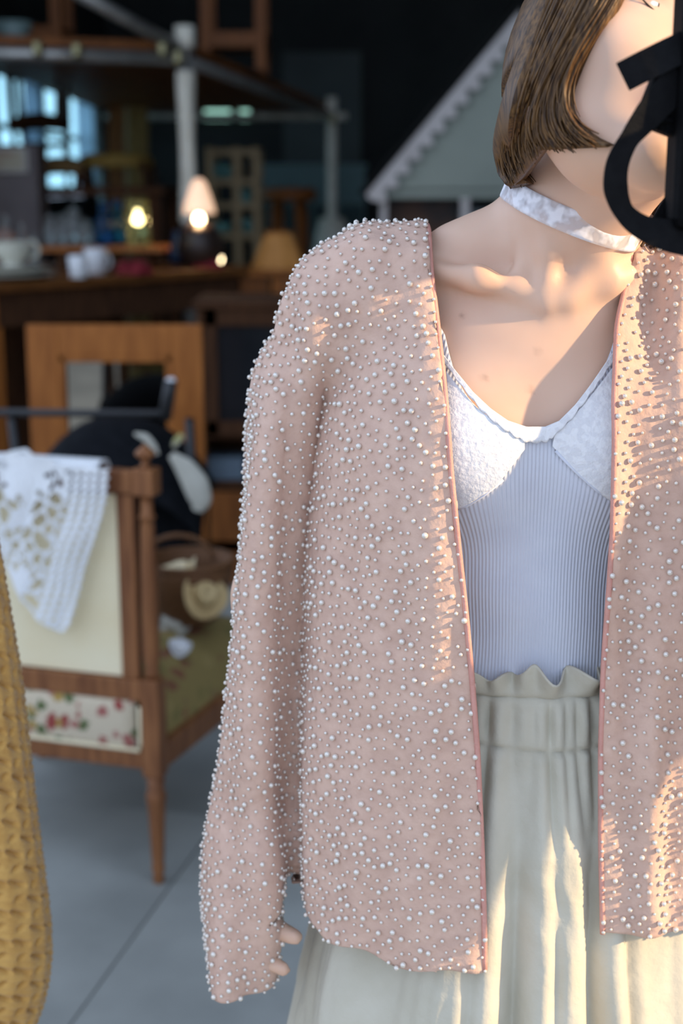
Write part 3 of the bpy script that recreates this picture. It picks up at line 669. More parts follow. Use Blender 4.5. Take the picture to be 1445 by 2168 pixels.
def ribbon(name, pts, wd, tilt=0., th=.0014):
    pts = np.array([P(*p) for p in pts]); t = np.linspace(0, 1, len(pts)); tt = np.linspace(0, 1, 5 * len(pts)); c = np.stack([np.interp(tt, t, pts[:, i]) for i in range(3)], 1); wd = np.interp(tt, t, wd)
    for _ in range(6): c[1:-1] = (c[:-2] + 2 * c[1:-1] + c[2:]) / 4
    G = [[], []]
    for i in range(len(c)):
        d = c[min(i + 1, len(c) - 1)] - c[max(i - 1, 0)]; d /= np.linalg.norm(d); s_ = np.cross(d, [0, 1., 0]); s_ /= np.linalg.norm(s_); s_ = s_ * math.cos(tilt) + np.array([0, math.sin(tilt), 0])
        G[0].append(c[i] - s_ * wd[i] / 2); G[1].append(c[i] + s_ * wd[i] / 2)
    return MB().grid(G).build(name, strapm, kam, False, org=KO, solid=th, off=0.)
ribbon('strap_end', [(1318, 163, .935), (1360, 141, .930), (1410, 116, .928), (1470, 88, .935)], [.0190] * 4, .1, .003)
ribbon('strap', [(1445, 165, .935), (1408, 200, .932), (1370, 245, .930), (1330, 294, .928), (1304, 345, .925), (1300, 400, .925), (1318, 452, .928), (1360, 485, .930), (1420, 500, .930), (1500, 515, .935)],
       [.022, .022, .019, .013, .0155, .0165, .013, .016, .0215, .022], .25)
ribbon('strap', [(1470, 345, .95), (1440, 410, .955), (1405, 458, .955), (1380, 498, .95)], [.016, .017, .014, .012], .3)

# ================================================================== MUSTARD KNIT at the left edge
knit = M('mustard_knit', (.62, .36, .10), .85, (.52, .28, .07), 60, detail=4, sheen=.3, bump=.6, bscale=420, bdist=.0015)
out = [(700, -95), (900, -50), (1050, -22), (1190, 0), (1320, 20), (1450, 43), (1600, 64), (1720, 80), (1840, 95), (1950, 106), (2030, 107), (2110, 95), (2170, 75), (2230, 50), (2290, 40)]
KY = 1.38; hw = [.055, .060, .062, .064, .066, .068, .071, .074, .078, .081, .080, .073, .063, .050, .045]
cz = np.array([(P(px, py, KY)[2], P(px, py, KY)[0] - h_, h_) for (py, px), h_ in zip(out, hw)])[::-1]
zz = np.linspace(cz[0, 0], cz[-1, 0], 420); cxx = np.interp(zz, cz[:, 0], cz[:, 1]); rr_ = np.interp(zz, cz[:, 0], cz[:, 2])
for _ in range(60): cxx[1:-1] = (cxx[:-2] + 2 * cxx[1:-1] + cxx[2:]) / 4; rr_[1:-1] = (rr_[:-2] + 2 * rr_[1:-1] + rr_[2:]) / 4
nth = 300; TH = np.linspace(0, 2 * math.pi, nth, endpoint=False); ko = np.array([cxx[0], KY, zz[0]])
G = []
for z, cx_, r in zip(zz, cxx, rr_):
    u = TH / (2 * math.pi) * 22; w_ = z / .0165; col_ = np.floor(u); fu = u - col_; ph = np.where(col_ % 2 == 0, 0, .5)
    zig = .5 + .28 * np.sign(np.sin((w_ + ph) * math.pi)) * np.abs(np.sin((w_ + ph) * math.pi)) ** .6
    hole = np.exp(-((fu - zig) / .19) ** 2) * np.clip(.35 + .75 * np.cos(2 * math.pi * (w_ + ph + .5 * (fu - .5))), 0, 1) * np.where(col_ % 4 == 1, .45, 1.)
    d = -.0075 * hole + .0006 * np.cos(2 * math.pi * u) + .0007 * np.sin(w_ * 2 * math.pi * 2 + u * 6) + .002 * np.sin(TH * 3 + z * 14)
    G.append(np.stack([cx_ + (r + d) * np.cos(TH), KY + (r * .9 + d) * np.sin(TH), np.full(nth, z)], 1).tolist())
kt = thing('knit_cardigan', 'mustard yellow openwork knit garment with a full sleeve, cut by the left edge', 'cardigan', ko)
MB().grid(G, wrap=True).build('sleeve', knit, kt, True, org=ko, solid=.003)
bd = Field(); zt_ = zz[-1]; xs0 = cxx[-1]
bd.add(loft([(.62, xs0 - .22, KY + .04, .20, .13), (.9, xs0 - .22, KY + .04, .19, .125), (1.15, xs0 - .21, KY + .04, .175, .115), (1.24, xs0 - .21, KY + .04, .16, .09), (1.29, xs0 - .21, KY + .04, .09, .06)]), .01)
bd.add(cone((xs0 - .13, KY + .03, 1.245), (xs0 - .005, KY, zt_ - .02), .045, .052), .05)
bd.add(cone((xs0 - .29, KY + .03, 1.245), (xs0 - .44, KY + .02, 1.15), .045, .055), .05); bd.add(cone((xs0 - .44, KY + .02, 1.15), (xs0 - .50, KY, .75), .055, .075), .03)
v, f = bd.mesh((xs0 - .62, KY - .2, .55), (xs0 + .1, KY + .25, 1.36), .008); v = relax(v, f, 2); f = orient(v, f, bd)
fin('knit_body', npmesh('knit_body', v - ko, f), knit, kt, True)

# ================================================================== ARMCHAIR seen from behind
base = PZ(336, 1868, 0); yaw = math.radians(-17); BY = base[1]
def cz_(py): return P(330, py, BY)[2]
ch = thing('armchair', 'old walnut chair seen from behind with cream back panel and floral tapestry', 'chair', base, yaw)
zt0, zb1, zb0, zs_, zr1, zr0, zl1, zl0 = cz_(940), cz_(990), cz_(1048), cz_(1095), cz_(1440), cz_(1484), cz_(1590), cz_(1640)
CW = .52
for x in (0, -CW):
    MB().lathe([(.010, 0), (.012, .004), (.011, .02), (.014, .035), (.012, .045), (.0135, .06), (.017, zl0 - .09), (.020, zl0 - .055), (.0215, zl0 - .048), (.020, zl0 - .04), (.016, zl0 - .03), (.019, zl0)], (x, 0, 0), 20).build('leg', wood_mid, ch, True)
    bx((x, 0, (zl0 + cz_(1436)) / 2), (.040, .040, cz_(1436) - zl0)).build('post_block', wood_mid, ch, bevel=.003)
    MB().lathe([(.012, cz_(1436)), (.016, cz_(1425)), (.013, cz_(1415)), (.0175, cz_(1380)), (.0165, cz_(1200)), (.014, zs_ - .02), (.013, zs_ - .004), (.018, zs_), (.013, zs_ + .006), (.012, zb0)], (x, 0, 0), 20).build('turned_post', wood_mid, ch, True)
    bx((x, 0, (zb0 + zb1) / 2), (.046, .042, zb1 - zb0)).build('post_cap', wood_mid, ch, bevel=.004)
    h = zt0 - zb1; MB().lathe([(.012, 0), (.009, h * .15), (.007, h * .28), (.010, h * .38), (.019, h * .52), (.020, h * .64), (.016, h * .74), (.010, h * .84), (.003, h)], (x, 0, zb1), 18).build('finial', wood_mid, ch, True)
for x in (-.044, -CW + .044): bx((x, .004, (zr1 + zb0) / 2), (.036, .026, zb0 - zr1)).build('stile', wood_mid, ch, bevel=.003)
bx((-CW / 2, 0, (zb0 + zb1) / 2 - .002), (CW - .046, .028, (zb1 - zb0) * .86)).build('top_rail', wood_mid, ch, bevel=.004)
bx((-CW / 2, 0, (zr1 + zr0) / 2), (CW - .04, .030, zr1 - zr0)).build('middle_rail', wood_mid, ch, bevel=.003)
bx((-CW / 2, 0, (zl1 + zl0) / 2 + .008), (CW - .04, .032, zl1 - zl0 - .012)).build('seat_rail', wood_mid, ch, bevel=.004)
linenp = M('aged_cream_cloth', (.90, .80, .56), .85, (.84, .70, .44), 5, detail=6, bump=.3, bscale=150, lo=.25, hi=.6)
bx((-CW / 2, .006, (zr1 + zb0) / 2), (CW - .12, .016, zb0 - zr1 - .004)).build('back_panel', linenp, ch, bevel=.002)
def floral(name, base_, mid, scale):
    m = bpy.data.materials.new(name); m.use_nodes = True; nt = m.node_tree; b = nt.nodes['Principled BSDF']; b.inputs['Roughness'].default_value = .9
    tc = nt.nodes.new('ShaderNodeTexCoord'); vo = nt.nodes.new('ShaderNodeTexVoronoi'); vo.inputs['Scale'].default_value = scale; nz = nt.nodes.new('ShaderNodeTexNoise'); nz.inputs['Scale'].default_value = scale * 1.6; nz.inputs['Detail'].default_value = 5
    nt.links.new(tc.outputs['Object'], nz.inputs['Vector']); mp = nt.nodes.new('ShaderNodeVectorMath'); mp.operation = 'MULTIPLY_ADD'; mp.inputs[1].default_value = (.03,) * 3
    nt.links.new(nz.outputs['Color'], mp.inputs[0]); nt.links.new(tc.outputs['Object'], mp.inputs[2]); nt.links.new(mp.outputs[0], vo.inputs['Vector'])
    hs = nt.nodes.new('ShaderNodeSeparateColor'); nt.links.new(vo.outputs['Color'], hs.inputs[0])
    kind = nt.nodes.new('ShaderNodeValToRGB'); kind.color_ramp.interpolation = 'CONSTANT'; el = kind.color_ramp.elements
    el[0].color = (*mid[0], 1); el[1].position = .28; el[1].color = (*mid[1], 1)
    for p_, c_ in ((.5, mid[2]), (.68, base_), (.84, mid[3])): e = el.new(p_); e.color = (*c_, 1)
    nt.links.new(hs.outputs[0], kind.inputs[0])
    msk = nt.nodes.new('ShaderNodeValToRGB'); msk.color_ramp.elements[0].color = (1, 1, 1, 1); msk.color_ramp.elements[0].position = .38; msk.color_ramp.elements[1].color = (0, 0, 0, 1); msk.color_ramp.elements[1].position = .50
    nt.links.new(vo.outputs['Distance'], msk.inputs[0]); mx = nt.nodes.new('ShaderNodeMix'); mx.data_type = 'RGBA'; mx.inputs['A'].default_value = (*base_, 1)
    nt.links.new(msk.outputs[0], mx.inputs['Factor']); nt.links.new(kind.outputs[0], mx.inputs['B']); nt.links.new(mx.outputs['Result'], b.inputs['Base Color'])
    bp = nt.nodes.new('ShaderNodeBump'); bp.inputs['Strength'].default_value = .4; bp.inputs['Distance'].default_value = .002; nt.links.new(nz.outputs['Fac'], bp.inputs['Height']); nt.links.new(bp.outputs[0], b.inputs['Normal']); return m
tap = floral('floral_tapestry', (.62, .52, .38), [(.30, .055, .045), (.10, .13, .045), (.38, .24, .06), (.36, .12, .10)], 34)
tap2 = floral('olive_tapestry', (.30, .22, .075), [(.24, .10, .05), (.22, .18, .06), (.34, .25, .09), (.26, .17, .07)], 26)
MB().grid([[(-CW + .035 + (CW - .07) * i / 14, -.012 - .008 * math.sin(math.pi * j / 6) ** .5 * math.sin(math.pi * i / 14) ** .3, zl1 - .002 + (zr0 - zl1 + .004) * j / 6) for i in range(15)] for j in range(7)]).build('tapestry_panel', tap, ch, True, solid=.004)
pts = [(-CW + .03, -.016, zl1 + .006), (-.026, -.016, zl1 + .004), (-.023, -.016, zl1 + .02), (-.023, -.016, zr0 - .01)]
MB().tube(pts, .004, 6).build('piping', linenp, ch, True)
sd_ = .52; G = []
for j in range(13):
    row = []
    for i in range(13):
        u, w_ = i / 12, j / 12; e = min(1, min(u, 1 - u, w_, 1 - w_) * 6) ** .5; xw = -CW - .03 * w_ + (CW + .06 * w_) * u
        row.append((xw, .02 + (sd_ - .02) * w_, .385 + .055 * e + .02 * math.sin(math.pi * u) * math.sin(math.pi * w_)))
    G.append(row)
mb = MB().grid(G); n0 = len(mb.v)
ring = [(0, i) for i in range(13)] + [(j, 12) for j in range(1, 13)] + [(12, i) for i in range(11, -1, -1)] + [(j, 0) for j in range(11, 0, -1)]
low = [(G[j][i][0], G[j][i][1], .30) for j, i in ring]; mb.v += low; R_ = len(ring)
for k in range(R_): a, b = ring[k], ring[(k + 1) % R_]; mb.f.append((a[0] * 13 + a[1], n0 + k, n0 + (k + 1) % R_, b[0] * 13 + b[1]))
mb.f.append(tuple(n0 + k for k in range(R_))); mb.build('seat', tap2, ch, True)
for x0, x1 in ((0, .03), (-CW, -CW - .03)): MB().box(((x0 + x1) / 2, sd_ / 2, .275), (.036, sd_ - .03, .055), rzm(math.atan2(x0 - x1, sd_))).build('side_rail', wood_mid, ch, bevel=.003)
bx((-CW / 2, sd_, .275), (CW + .05, .034, .055)).build('front_rail', wood_mid, ch, bevel=.003)
for x in (.03, -CW - .03): MB().lathe([(.011, 0), (.014, .03), (.012, .05), (.019, .22), (.021, .245)], (x, sd_, 0), 16).build('leg', wood_mid, ch, True)
MB().grid([[(-CW + .07 + (CW - .14) * i / 8, .022 + .03 * math.sin(math.pi * j / 8) * math.sin(math.pi * i / 8), zr1 + .02 + (zb0 - zr1 - .03) * j / 8) for i in range(9)] for j in range(9)]).build('back_cushion', tap2, ch, True, solid=.006)

# ------------------------------------------------------------------ white crochet over the chair back
cro = M('white_crochet', (.90, .91, .92), .85, (.86, .87, .89), 120, sheen=.2, bump=.7, bscale=350, bdist=.002)
Rc = rzm(yaw); nrm = Rc @ np.array([0, -1., 0]); pc = base + Rc @ np.array([-.2, -.030, 0])
ptsv = rng.uniform(0, 1, (210, 2)) * np.array([300, 420]) + np.array([-60, 930])
NXc, NYc = 150, 190; gx = np.linspace(-60, 240, NXc + 1); gy = np.linspace(948, 1336, NYc + 1)
xr_c = lambda y: np.interp(y, [948, 985, 1050, 1100, 1200, 1300, 1325, 1336], [60, 236, 228, 216, 182, 158, 150, 136]) + 2.5 * np.sin(y * .35)
xl_c = lambda y: np.interp(y, [948, 1150, 1200, 1270, 1310, 1336], [-60, -60, 20, 52, 88, 128])
ytop = lambda x: np.interp(x, [-60, 0, 30, 60, 85, 110, 130, 240], [962, 966, 952, 948, 966, 970, 984, 992])
pos, idm, faces = [], {}, []
def vid(i, j):
    if (i, j) not in idm:
        q = PP(gx[i], gy[j], pc, nrm); loc_ = Rc.T @ (q - base); dz = .006 * math.sin(gx[i] * .05) + .004 * math.sin(gy[j] * .03 + gx[i] * .03)
        loc_[1] += -.004 - abs(dz) ; idm[(i, j)] = len(pos); pos.append(loc_)
    return idm[(i, j)]
for j in range(NYc):
    for i in range(NXc):
        x, y = (gx[i] + gx[i + 1]) / 2, (gy[j] + gy[j + 1]) / 2
        if not (xl_c(y) < x < xr_c(y) and y > ytop(x)): continue
        hole = False; rx_ = xr_c(y) - x; dl = np.hypot(x - 58, (y - 1005))
        edge_ = min(rx_, x - xl_c(y) if y > 1150 else 99, y - ytop(x)) < 7
        if not edge_:
            if rx_ < 78: hole = ((rx_ / 20) % 1 > .52) and ((y / 16) % 1 > .42)
            elif dl < 58: hole = (dl > 20) and (math.cos(math.atan2(y - 1005, x - 58) * 7) > .75) and (abs(dl - 48) < 7)
            else:
                d = np.sort(np.hypot((ptsv[:, 0] - x) * 1.25, ptsv[:, 1] - y))[:2]; hole = (d[1] - d[0] > 6.2)
        if not hole: faces.append((vid(i, j), vid(i + 1, j), vid(i + 1, j + 1), vid(i, j + 1)))
# the part that folds over the rail
mbk = MB(); mbk.v = [tuple(p_) for p_ in pos]; mbk.f = faces
zc0 = zb1 + .006
mbk.grid([[(x, y, z) for x in np.linspace(-.38, -.085, 24)] for y, z in ((-.034, zb1 - .012), (-.030, zc0), (-.01, zc0 + .006), (.012, zc0 + .004), (.024, zb1 - .01), (.026, zb1 - .06))])
co = mbk.build('crochet_cloth', cro, None, True, solid=.0022); co.location = base; co.rotation_euler = (0, 0, yaw)
tag(co, 'white openwork crochet cloth draped over the chair back', 'cloth')

# ================================================================== BUGGY, HATS behind the chair
def lookup(px0, px1, py0, py1, Y):                       # world box of a pixel rectangle standing at depth Y
    a, b = P(px0, py1, Y), P(px1, py0, Y); return a[0], b[0], a[2], b[2]
SYd = 3.45; so_ = np.array([P(200, 900, SYd)[0], SYd, 0.])
st = thing('folding_pushchair', 'black folding pushchair with a straight handlebar behind the chair', 'pushchair', so_)
def sp(px, py, Y): return P(px, py, Y) - so_
MB().tube([sp(-160, 872, 3.4), sp(340, 876, 3.4), sp(356, 872, 3.4)], .0095, 10).build('handlebar', black_metal, st, True)
for x0, x1 in ((348, 362), (-150, -164)):
    MB().tube([sp(x0, 888, 3.4), sp(x1 - (4 if x0 > 0 else 0), 832, 3.4), sp(x1, 806, 3.4)], .0155, 12).build('grip', black_metal, st, True)
    e = sp(x1, 806, 3.4); MB().lathe([(.013, -.004), (.012, .004), (.006, .008)], e, 12).build('grip_cap', china, st, True)
xl_s, xr_s = sp(20, 930, 3.5)[0], sp(430, 930, 3.5)[0]
G = []
for j in range(14):
    t = j / 13; an = math.pi * .05 + t * math.pi * .80; row = []
    for i in range(21):
        u = i / 20; hx = xl_s + (xr_s - xl_s) * u; bow = (1 - abs(2 * u - 1) ** 2.6)
        row.append((hx, .22 - .30 * math.cos(an) * .9, .62 + (.17 * math.sin(an) + .0) * (.45 + .55 * bow) + .10 * bow))
    G.append(row)
G = [[(x, y, z + (sp(200, 908, 3.5)[2] - .89)) for x, y, z in r] for r in G]
MB().grid(G).build('hood', black_fabric, st, True, solid=.006)
zh_ = G[6][10][2]
a, b = sp(40, 960, 3.5), sp(420, 960, 3.5)
bx(((a[0] + b[0]) / 2, .12, zh_ - .33), (b[0] - a[0] - .03, .06, .50), rx(-.12)).build('seat_back', black_fabric, st, bevel=.02)
bx(((a[0] + b[0]) / 2 + .06, .30, zh_ - .56), (.32, .34, .05)).build('seat_base', black_fabric, st, bevel=.015)
for sx in (a[0] + .01, b[0] - .01):
    MB().tube([(sx, -.05, sp(350, 888, 3.4)[2]), (sx, .08, .45), (sx, .42, .10)], .011, 10).build('frame_tube', black_metal, st, True)
    MB().tube([(sx, .45, zh_ - .45), (sx, .0, .10)], .011, 10).build('frame_tube', black_metal, st, True)
tyre = M('grey_tyre', (.045, .05, .055), .8); rimm = M('white_rim', (.72, .72, .66), .4)
wc = P(437, 1580, 3.70)
for sx, yy in ((wc[0] - so_[0], wc[1] - so_[1]), (wc[0] - so_[0] - .05, wc[1] - so_[1]), (a[0] + .02, 0.0), (a[0] + .02, .42)):
    wl = MB().lathe([(.062, -.016), (.082, -.014), (.088, 0), (.082, .014), (.062, .016)], (sx, yy, .088), 24, ry(math.pi / 2) @ rx(0)).build('wheel', tyre, st, True)
    MB().lathe([(.050, -.017), (.063, -.018), (.063, .018), (.050, .017)], (sx, yy, .088), 24, ry(math.pi / 2)).build('rim', rimm, wl, True)
    MB().lathe([(.012, -.02), (.012, .02)], (sx, yy, .088), 12, ry(math.pi / 2)).build('hub', black_metal, wl, True)
# pale shaped pad and strap hanging on the buggy, yellow tag
pale = M('pale_felt', (.60, .58, .50), .85, (.50, .48, .41), 14, bump=.3)
def leafpad(name, pts, wpx, Y, mat, label, cat, th=.03):
    c = np.array([P(x, y, Y) for x, y in pts]); t = np.linspace(0, 1, len(c)); tt = np.linspace(0, 1, 24); c = np.stack([np.interp(tt, t, c[:, i]) for i in range(3)], 1); w_ = np.interp(tt, t, [W(k, Y) for k in wpx])
    for _ in range(4): c[1:-1] = (c[:-2] + 2 * c[1:-1] + c[2:]) / 4
    G = []
    for i in range(24):
        d = c[min(i + 1, 23)] - c[max(i - 1, 0)]; d /= np.linalg.norm(d); s_ = np.cross(d, [0, 1., 0])
        G.append([c[i] + s_ * w_[i] / 2 * math.cos(q) + np.array([0, -th / 2 * math.sin(q) * min(1, w_[i] * 14), 0]) for q in np.linspace(0, 2 * math.pi, 14, endpoint=False)])
    lo = c.min(0); o = MB().grid(G, wrap=True).build(name, mat, None, True, org=lo); o.location = lo; return tag(o, label, cat)
leafpad('pale_pad', [(362, 962), (392, 990), (415, 1025), (425, 1060), (418, 1082)], [18, 46, 58, 50, 22], 3.34, pale, 'long pale rounded felt pad hanging on the black pushchair', 'pad')
leafpad('pale_strap', [(284, 918), (308, 926), (324, 944), (334, 962)], [6, 18, 16, 6], 3.32, pale, 'short curved pale strap behind the chair finial', 'strap')
yel = M('yellow_tag', (.55, .52, .06), .6, (.30, .28, .40), 40)
leafpad('yellow_tag', [(366, 946), (374, 934), (386, 920)], [8, 16, 12], 3.32, yel, 'small yellow tag above the pale felt pad', 'tag', .006)
straw = M('pale_straw', (.82, .68, .44), .8, (.72, .58, .35), 30, stretch=(1, 1, 6), bump=.7, bscale=120)
straw2 = M('tan_straw', (.60, .44, .22), .8, (.50, .35, .16), 26, bump=.8, bscale=110)
basketm = M('brown_wicker', (.20, .085, .03), .6, (.12, .05, .018), 60, stretch=(1, 1, 5), bump=.9, bscale=120)
bc = P(400, 1250, 3.02)
bo = thing('wicker_basket', 'round brown wicker basket under the straw hats', 'basket', (bc[0], 3.02, P(400, 1312, 3.02)[2]))
hb = P(400, 1185, 3.02)[2] - P(400, 1312, 3.02)[2]
MB().lathe([(.055, 0), (.085, hb * .4), (.097, hb * .8), (.100, hb), (.093, hb), (.088, hb * .8), (.075, hb * .35), (.01, .012)], (0, 0, 0), 28).build('bowl', basketm, bo, True)
MB().tube([(.098 * math.cos(t), .098 * math.sin(t), hb) for t in np.linspace(0, 2 * math.pi, 40)], .006, 8).build('rim', basketm, bo, True)
MB().tube([(-.02 + .075 * math.cos(t), .0, hb + .055 * math.sin(t)) for t in np.linspace(0, math.pi, 20)], .006, 8).build('handle', basketm, bo, True)
def hat(px, py, Y, w, rot, mat, label, crown=.45, fold=0.):
    c = P(px, py, Y); o = thing('straw_hat', label, 'hat', c, 0, 'straw hats behind the chair'); r = W(w, Y) / 2; G = []
    for rr, zz_ in ((r * crown * .1, r * .60), (r * crown * .8, r * .58), (r * crown, r * .45), (r * crown * 1.05, r * .12), (r * crown * 1.3, .0), (r * .8, -.004), (r, .006)):
        G.append([(rr * math.cos(t), rr * math.sin(t), zz_ + fold * (rr / r) ** 2 * math.cos(2 * t)) for t in np.linspace(0, 2 * math.pi, 36, endpoint=False)])
    G = [[rot @ np.array(p_) for p_ in row] for row in G]
    nb = 4; MB().grid(G[:nb], wrap=True).build('crown', mat, o, True, solid=.004); MB().grid(G[nb - 1:], wrap=True).build('brim', mat, o, True, solid=.004); return o
hat(388, 1218, 2.99, 96, rx(.7) @ ry(-.45), straw, 'cream folded straw hat lying on the wicker basket', .5, .028)
hat(430, 1262, 2.93, 106, rx(.95) @ ry(.45) , straw2, 'tan straw hat tilted against the wicker basket', .45, .012)
hat(372, 1322, 2.99, 84, rx(.35), pale, 'beige felt hat below the wicker basket', .6, .01)
hat(380, 1372, 2.88, 52, rx(.5) @ ry(.2), china, 'small white hat lying on the tapestry seat', .6, .008)

# ================================================================== LEANING DOOR FRAME, COUNTER, CABINETS
FY = 4.1; x0, x1, z0, z1 = lookup(68, 428, 687, 930, FY); z0 = .0
fo = np.array([(x0 + x1) / 2, FY, 0]); fr_ = thing('cabinet_door', 'loose wooden cabinet door with a glass pane leaning on the counter', 'door', fo)
wF = x1 - x0; fwid = W(66, FY); zlow = .62
bx((0, 0, z1 - fwid / 2), (wF - 2 * fwid, .026, fwid)).build('top_rail', wood_warm, fr_, bevel=.003)
bx((0, 0, .09), (wF - 2 * fwid, .026, .18)).build('bottom_rail', wood_warm, fr_, bevel=.003)
bx((0, 0, zlow - .05), (wF - 2 * fwid, .026, .08)).build('middle_rail', wood_warm, fr_, bevel=.003)
for sx in (-1, 1): bx((sx * (wF - fwid) / 2, 0, z1 / 2), (fwid, .028, z1)).build('stile', wood_warm, fr_, bevel=.003)
for sx in (-1, 1): bx((sx * (wF / 2 - fwid - .009), -.004, (z1 + zlow) / 2 - fwid / 2), (.018, .018, z1 - zlow - fwid)).build('moulding', wood_warm, fr_, bevel=.003)
bx((0, -.004, z1 - fwid - .009), (wF - 2 * fwid, .018, .018)).build('moulding', wood_warm, fr_, bevel=.003)
bx((0, .004, (.18 + zlow - .09) / 2), (wF - 2 * fwid, .012, zlow - .27)).build('lower_panel', wood_mid, fr_)
dg = M('dark_mirror_glass', (.30, .30, .28), .03, (.16, .16, .15), 3, metal=1.)
bx((0, .006, (z1 + zlow) / 2 - fwid / 2), (wF - 2 * fwid, .005, z1 - zlow - fwid)).build('pane', dg, fr_)
# the long counter
TZ = P(0, 600, 5.3)[2]
ct = np.array([P(-60, 600, 5.25)[0], 5.25, 0]); ce_ = PZ(352, 576, TZ); ang = math.atan2(ce_[1] - ct[1], ce_[0] - ct[0]); LC = math.hypot(ce_[0] - ct[0], ce_[1] - ct[1]) + .46
def Yf(px, off):                                          # depth at a pixel column, off metres behind the counter's front edge
    u = ray(px, 570); n_ = np.array([-math.sin(ang), math.cos(ang)]); return float((n_ @ ct[:2] + off) / (n_ @ (u[:2] / u[1])))
cn = thing('shop_counter', 'long dark wooden counter crowded with crockery and glass bottles', 'counter', ct, ang)
DC = .87
bx((LC / 2, DC / 2, TZ - .018), (LC + .04, DC + .04, .036)).build('counter_top', wood_counter, cn, bevel=.005)
za = P(200, 680, 5.6)[2]
bx((LC / 2 + .05, .03, (TZ - .036 + za) / 2), (LC - .14, .03, TZ - .036 - za)).build('apron', wood_dark, cn)
lw = W(92, 5.3)
for lx, ly in ((lw / 2 - .02, .05), (LC - .05, .05), (.06, DC - .06), (LC - .06, DC - .06)):
    bx((lx, ly, (TZ - .036) / 2), (lw if (lx < .2 and ly < .1) else .09, .06, TZ - .036)).build('leg', wood_warm if (lx < .2 and ly < .1) else wood_dark, cn, bevel=.004)
bx((LC / 2, DC - .08, .45), (LC - .1, .02, .8)).build('back_board', wood_dark, cn); bx((LC / 2, DC / 2, .22), (LC - .1, DC - .1, .03)).build('lower_shelf', wood_dark, cn)
# side table with drawers, dark glazed cabinet
x0, x1, z0, z1 = lookup(486, 650, 574, 640, 6.9)
to = np.array([(x0 + x1) / 2, 6.9, 0]); tb = thing('side_table', 'small wooden table with a drawer beside the long counter', 'table', to)
tw = x1 - x0; bx((0, .25, z1 - .012), (tw, .55, .024)).build('table_top', wood_warm, tb, bevel=.004)
bx((-.08, .02, (z1 - .024 + z0) / 2), (tw - .22, .03, z1 - z0 - .03)).build('apron', wood_red, tb); bx((tw * .22, .0, (z1 - .024 + z0) / 2), (tw * .34, .03, (z1 - z0) * .62)).build('drawer', wood_warm, tb, bevel=.004)
MB().lathe([(.012, 0), (.014, .012), (.006, .02)], (tw * .22, -.015, (z1 + z0) / 2), 12, rx(math.pi / 2)).build('knob', black_metal, tb, True)
for sx in (-1, 1):
    for yy in (.03, .48): bx((sx * (tw / 2 - .03), yy, (z1 - .024) / 2), (.05, .05, z1 - .024)).build('leg', wood_pale if sx > 0 else wood_red, tb)
x0, x1, z0, z1 = lookup(430, 640, 640, 1290, 4.9)
go = np.array([(x0 + x1) / 2, 4.9, 0]); gc = thing('glazed_cabinet', 'dark wooden cabinet with a black glass door behind the shoulder', 'cabinet', go); gw = x1 - x0
zz0 = P(480, 925, 4.9)[2]
bx((0, .2, z1 - .01), (gw + .03, .42, .024)).build('cabinet_top', wood_dark, gc, bevel=.004)
for sx in (-1, 1): bx((sx * (gw / 2 - .01), .2, z1 / 2 - .012), (.024, .38, z1 - .024)).build('side', wood_dark, gc)
bx((0, .39, z1 / 2), (gw - .03, .015, z1 - .03)).build('back', wood_dark, gc)
for z in (zz0, zz0 - .18, .06): bx((0, .2, z), (gw - .05, .36, .02)).build('shelf', wood_dark, gc)
dr_ = bx((0, .012, z1 - .05), (gw - .05, .022, .06)).build('door_rail', wood_dark, gc); bx((0, .012, zz0 + .03), (gw - .05, .022, .05)).build('door_rail', wood_dark, gc)
for sx in (-1, 1): bx((sx * (gw / 2 - .045), .012, (z1 + zz0) / 2), (.045, .022, z1 - zz0)).build('door_stile', wood_dark, gc)
blackglass = M('black_glass', (.015, .016, .018), .08, (.02, .021, .024), 4)
bx((0, .016, (z1 + zz0) / 2), (gw - .13, .006, z1 - zz0 - .1)).build('pane', blackglass, gc)
bx((.0, .02, zz0 - .29), (gw - .06, .02, .18)).build('drawer', wood_red, gc, bevel=.004); bx((.0, .02, zz0 - .52), (gw - .06, .02, .2)).build('drawer', wood_red, gc, bevel=.004)
glintm = M('blue_glint_box', (.14, .19, .24), .6)  # blue stands for glints on the dark boxes, put into their colour
for px, py, w_, h_, lab in ((468, 1000, 70, 22, 'flat box on the upper cabinet shelf, coloured like its bluish glint'), (478, 1075, 80, 44, 'taller box on the lower cabinet shelf, coloured like its bluish glint')):
    c = P(px, py, 4.98); o = thing('storage_box', lab, 'box', (c[0], 4.98, (zz0 if py < 1040 else zz0 - .18) + .011), 0, 'boxes coloured as glints')
    bx((0, .06, W(h_, 4.98) / 2), (W(w_, 4.98), .14, W(h_, 4.98))).build('carton', glintm, o, bevel=.004); bx((0, .06, W(h_, 4.98) + .004), (W(w_, 4.98) + .006, .146, .012)).build('lid', glintm, o, bevel=.003)

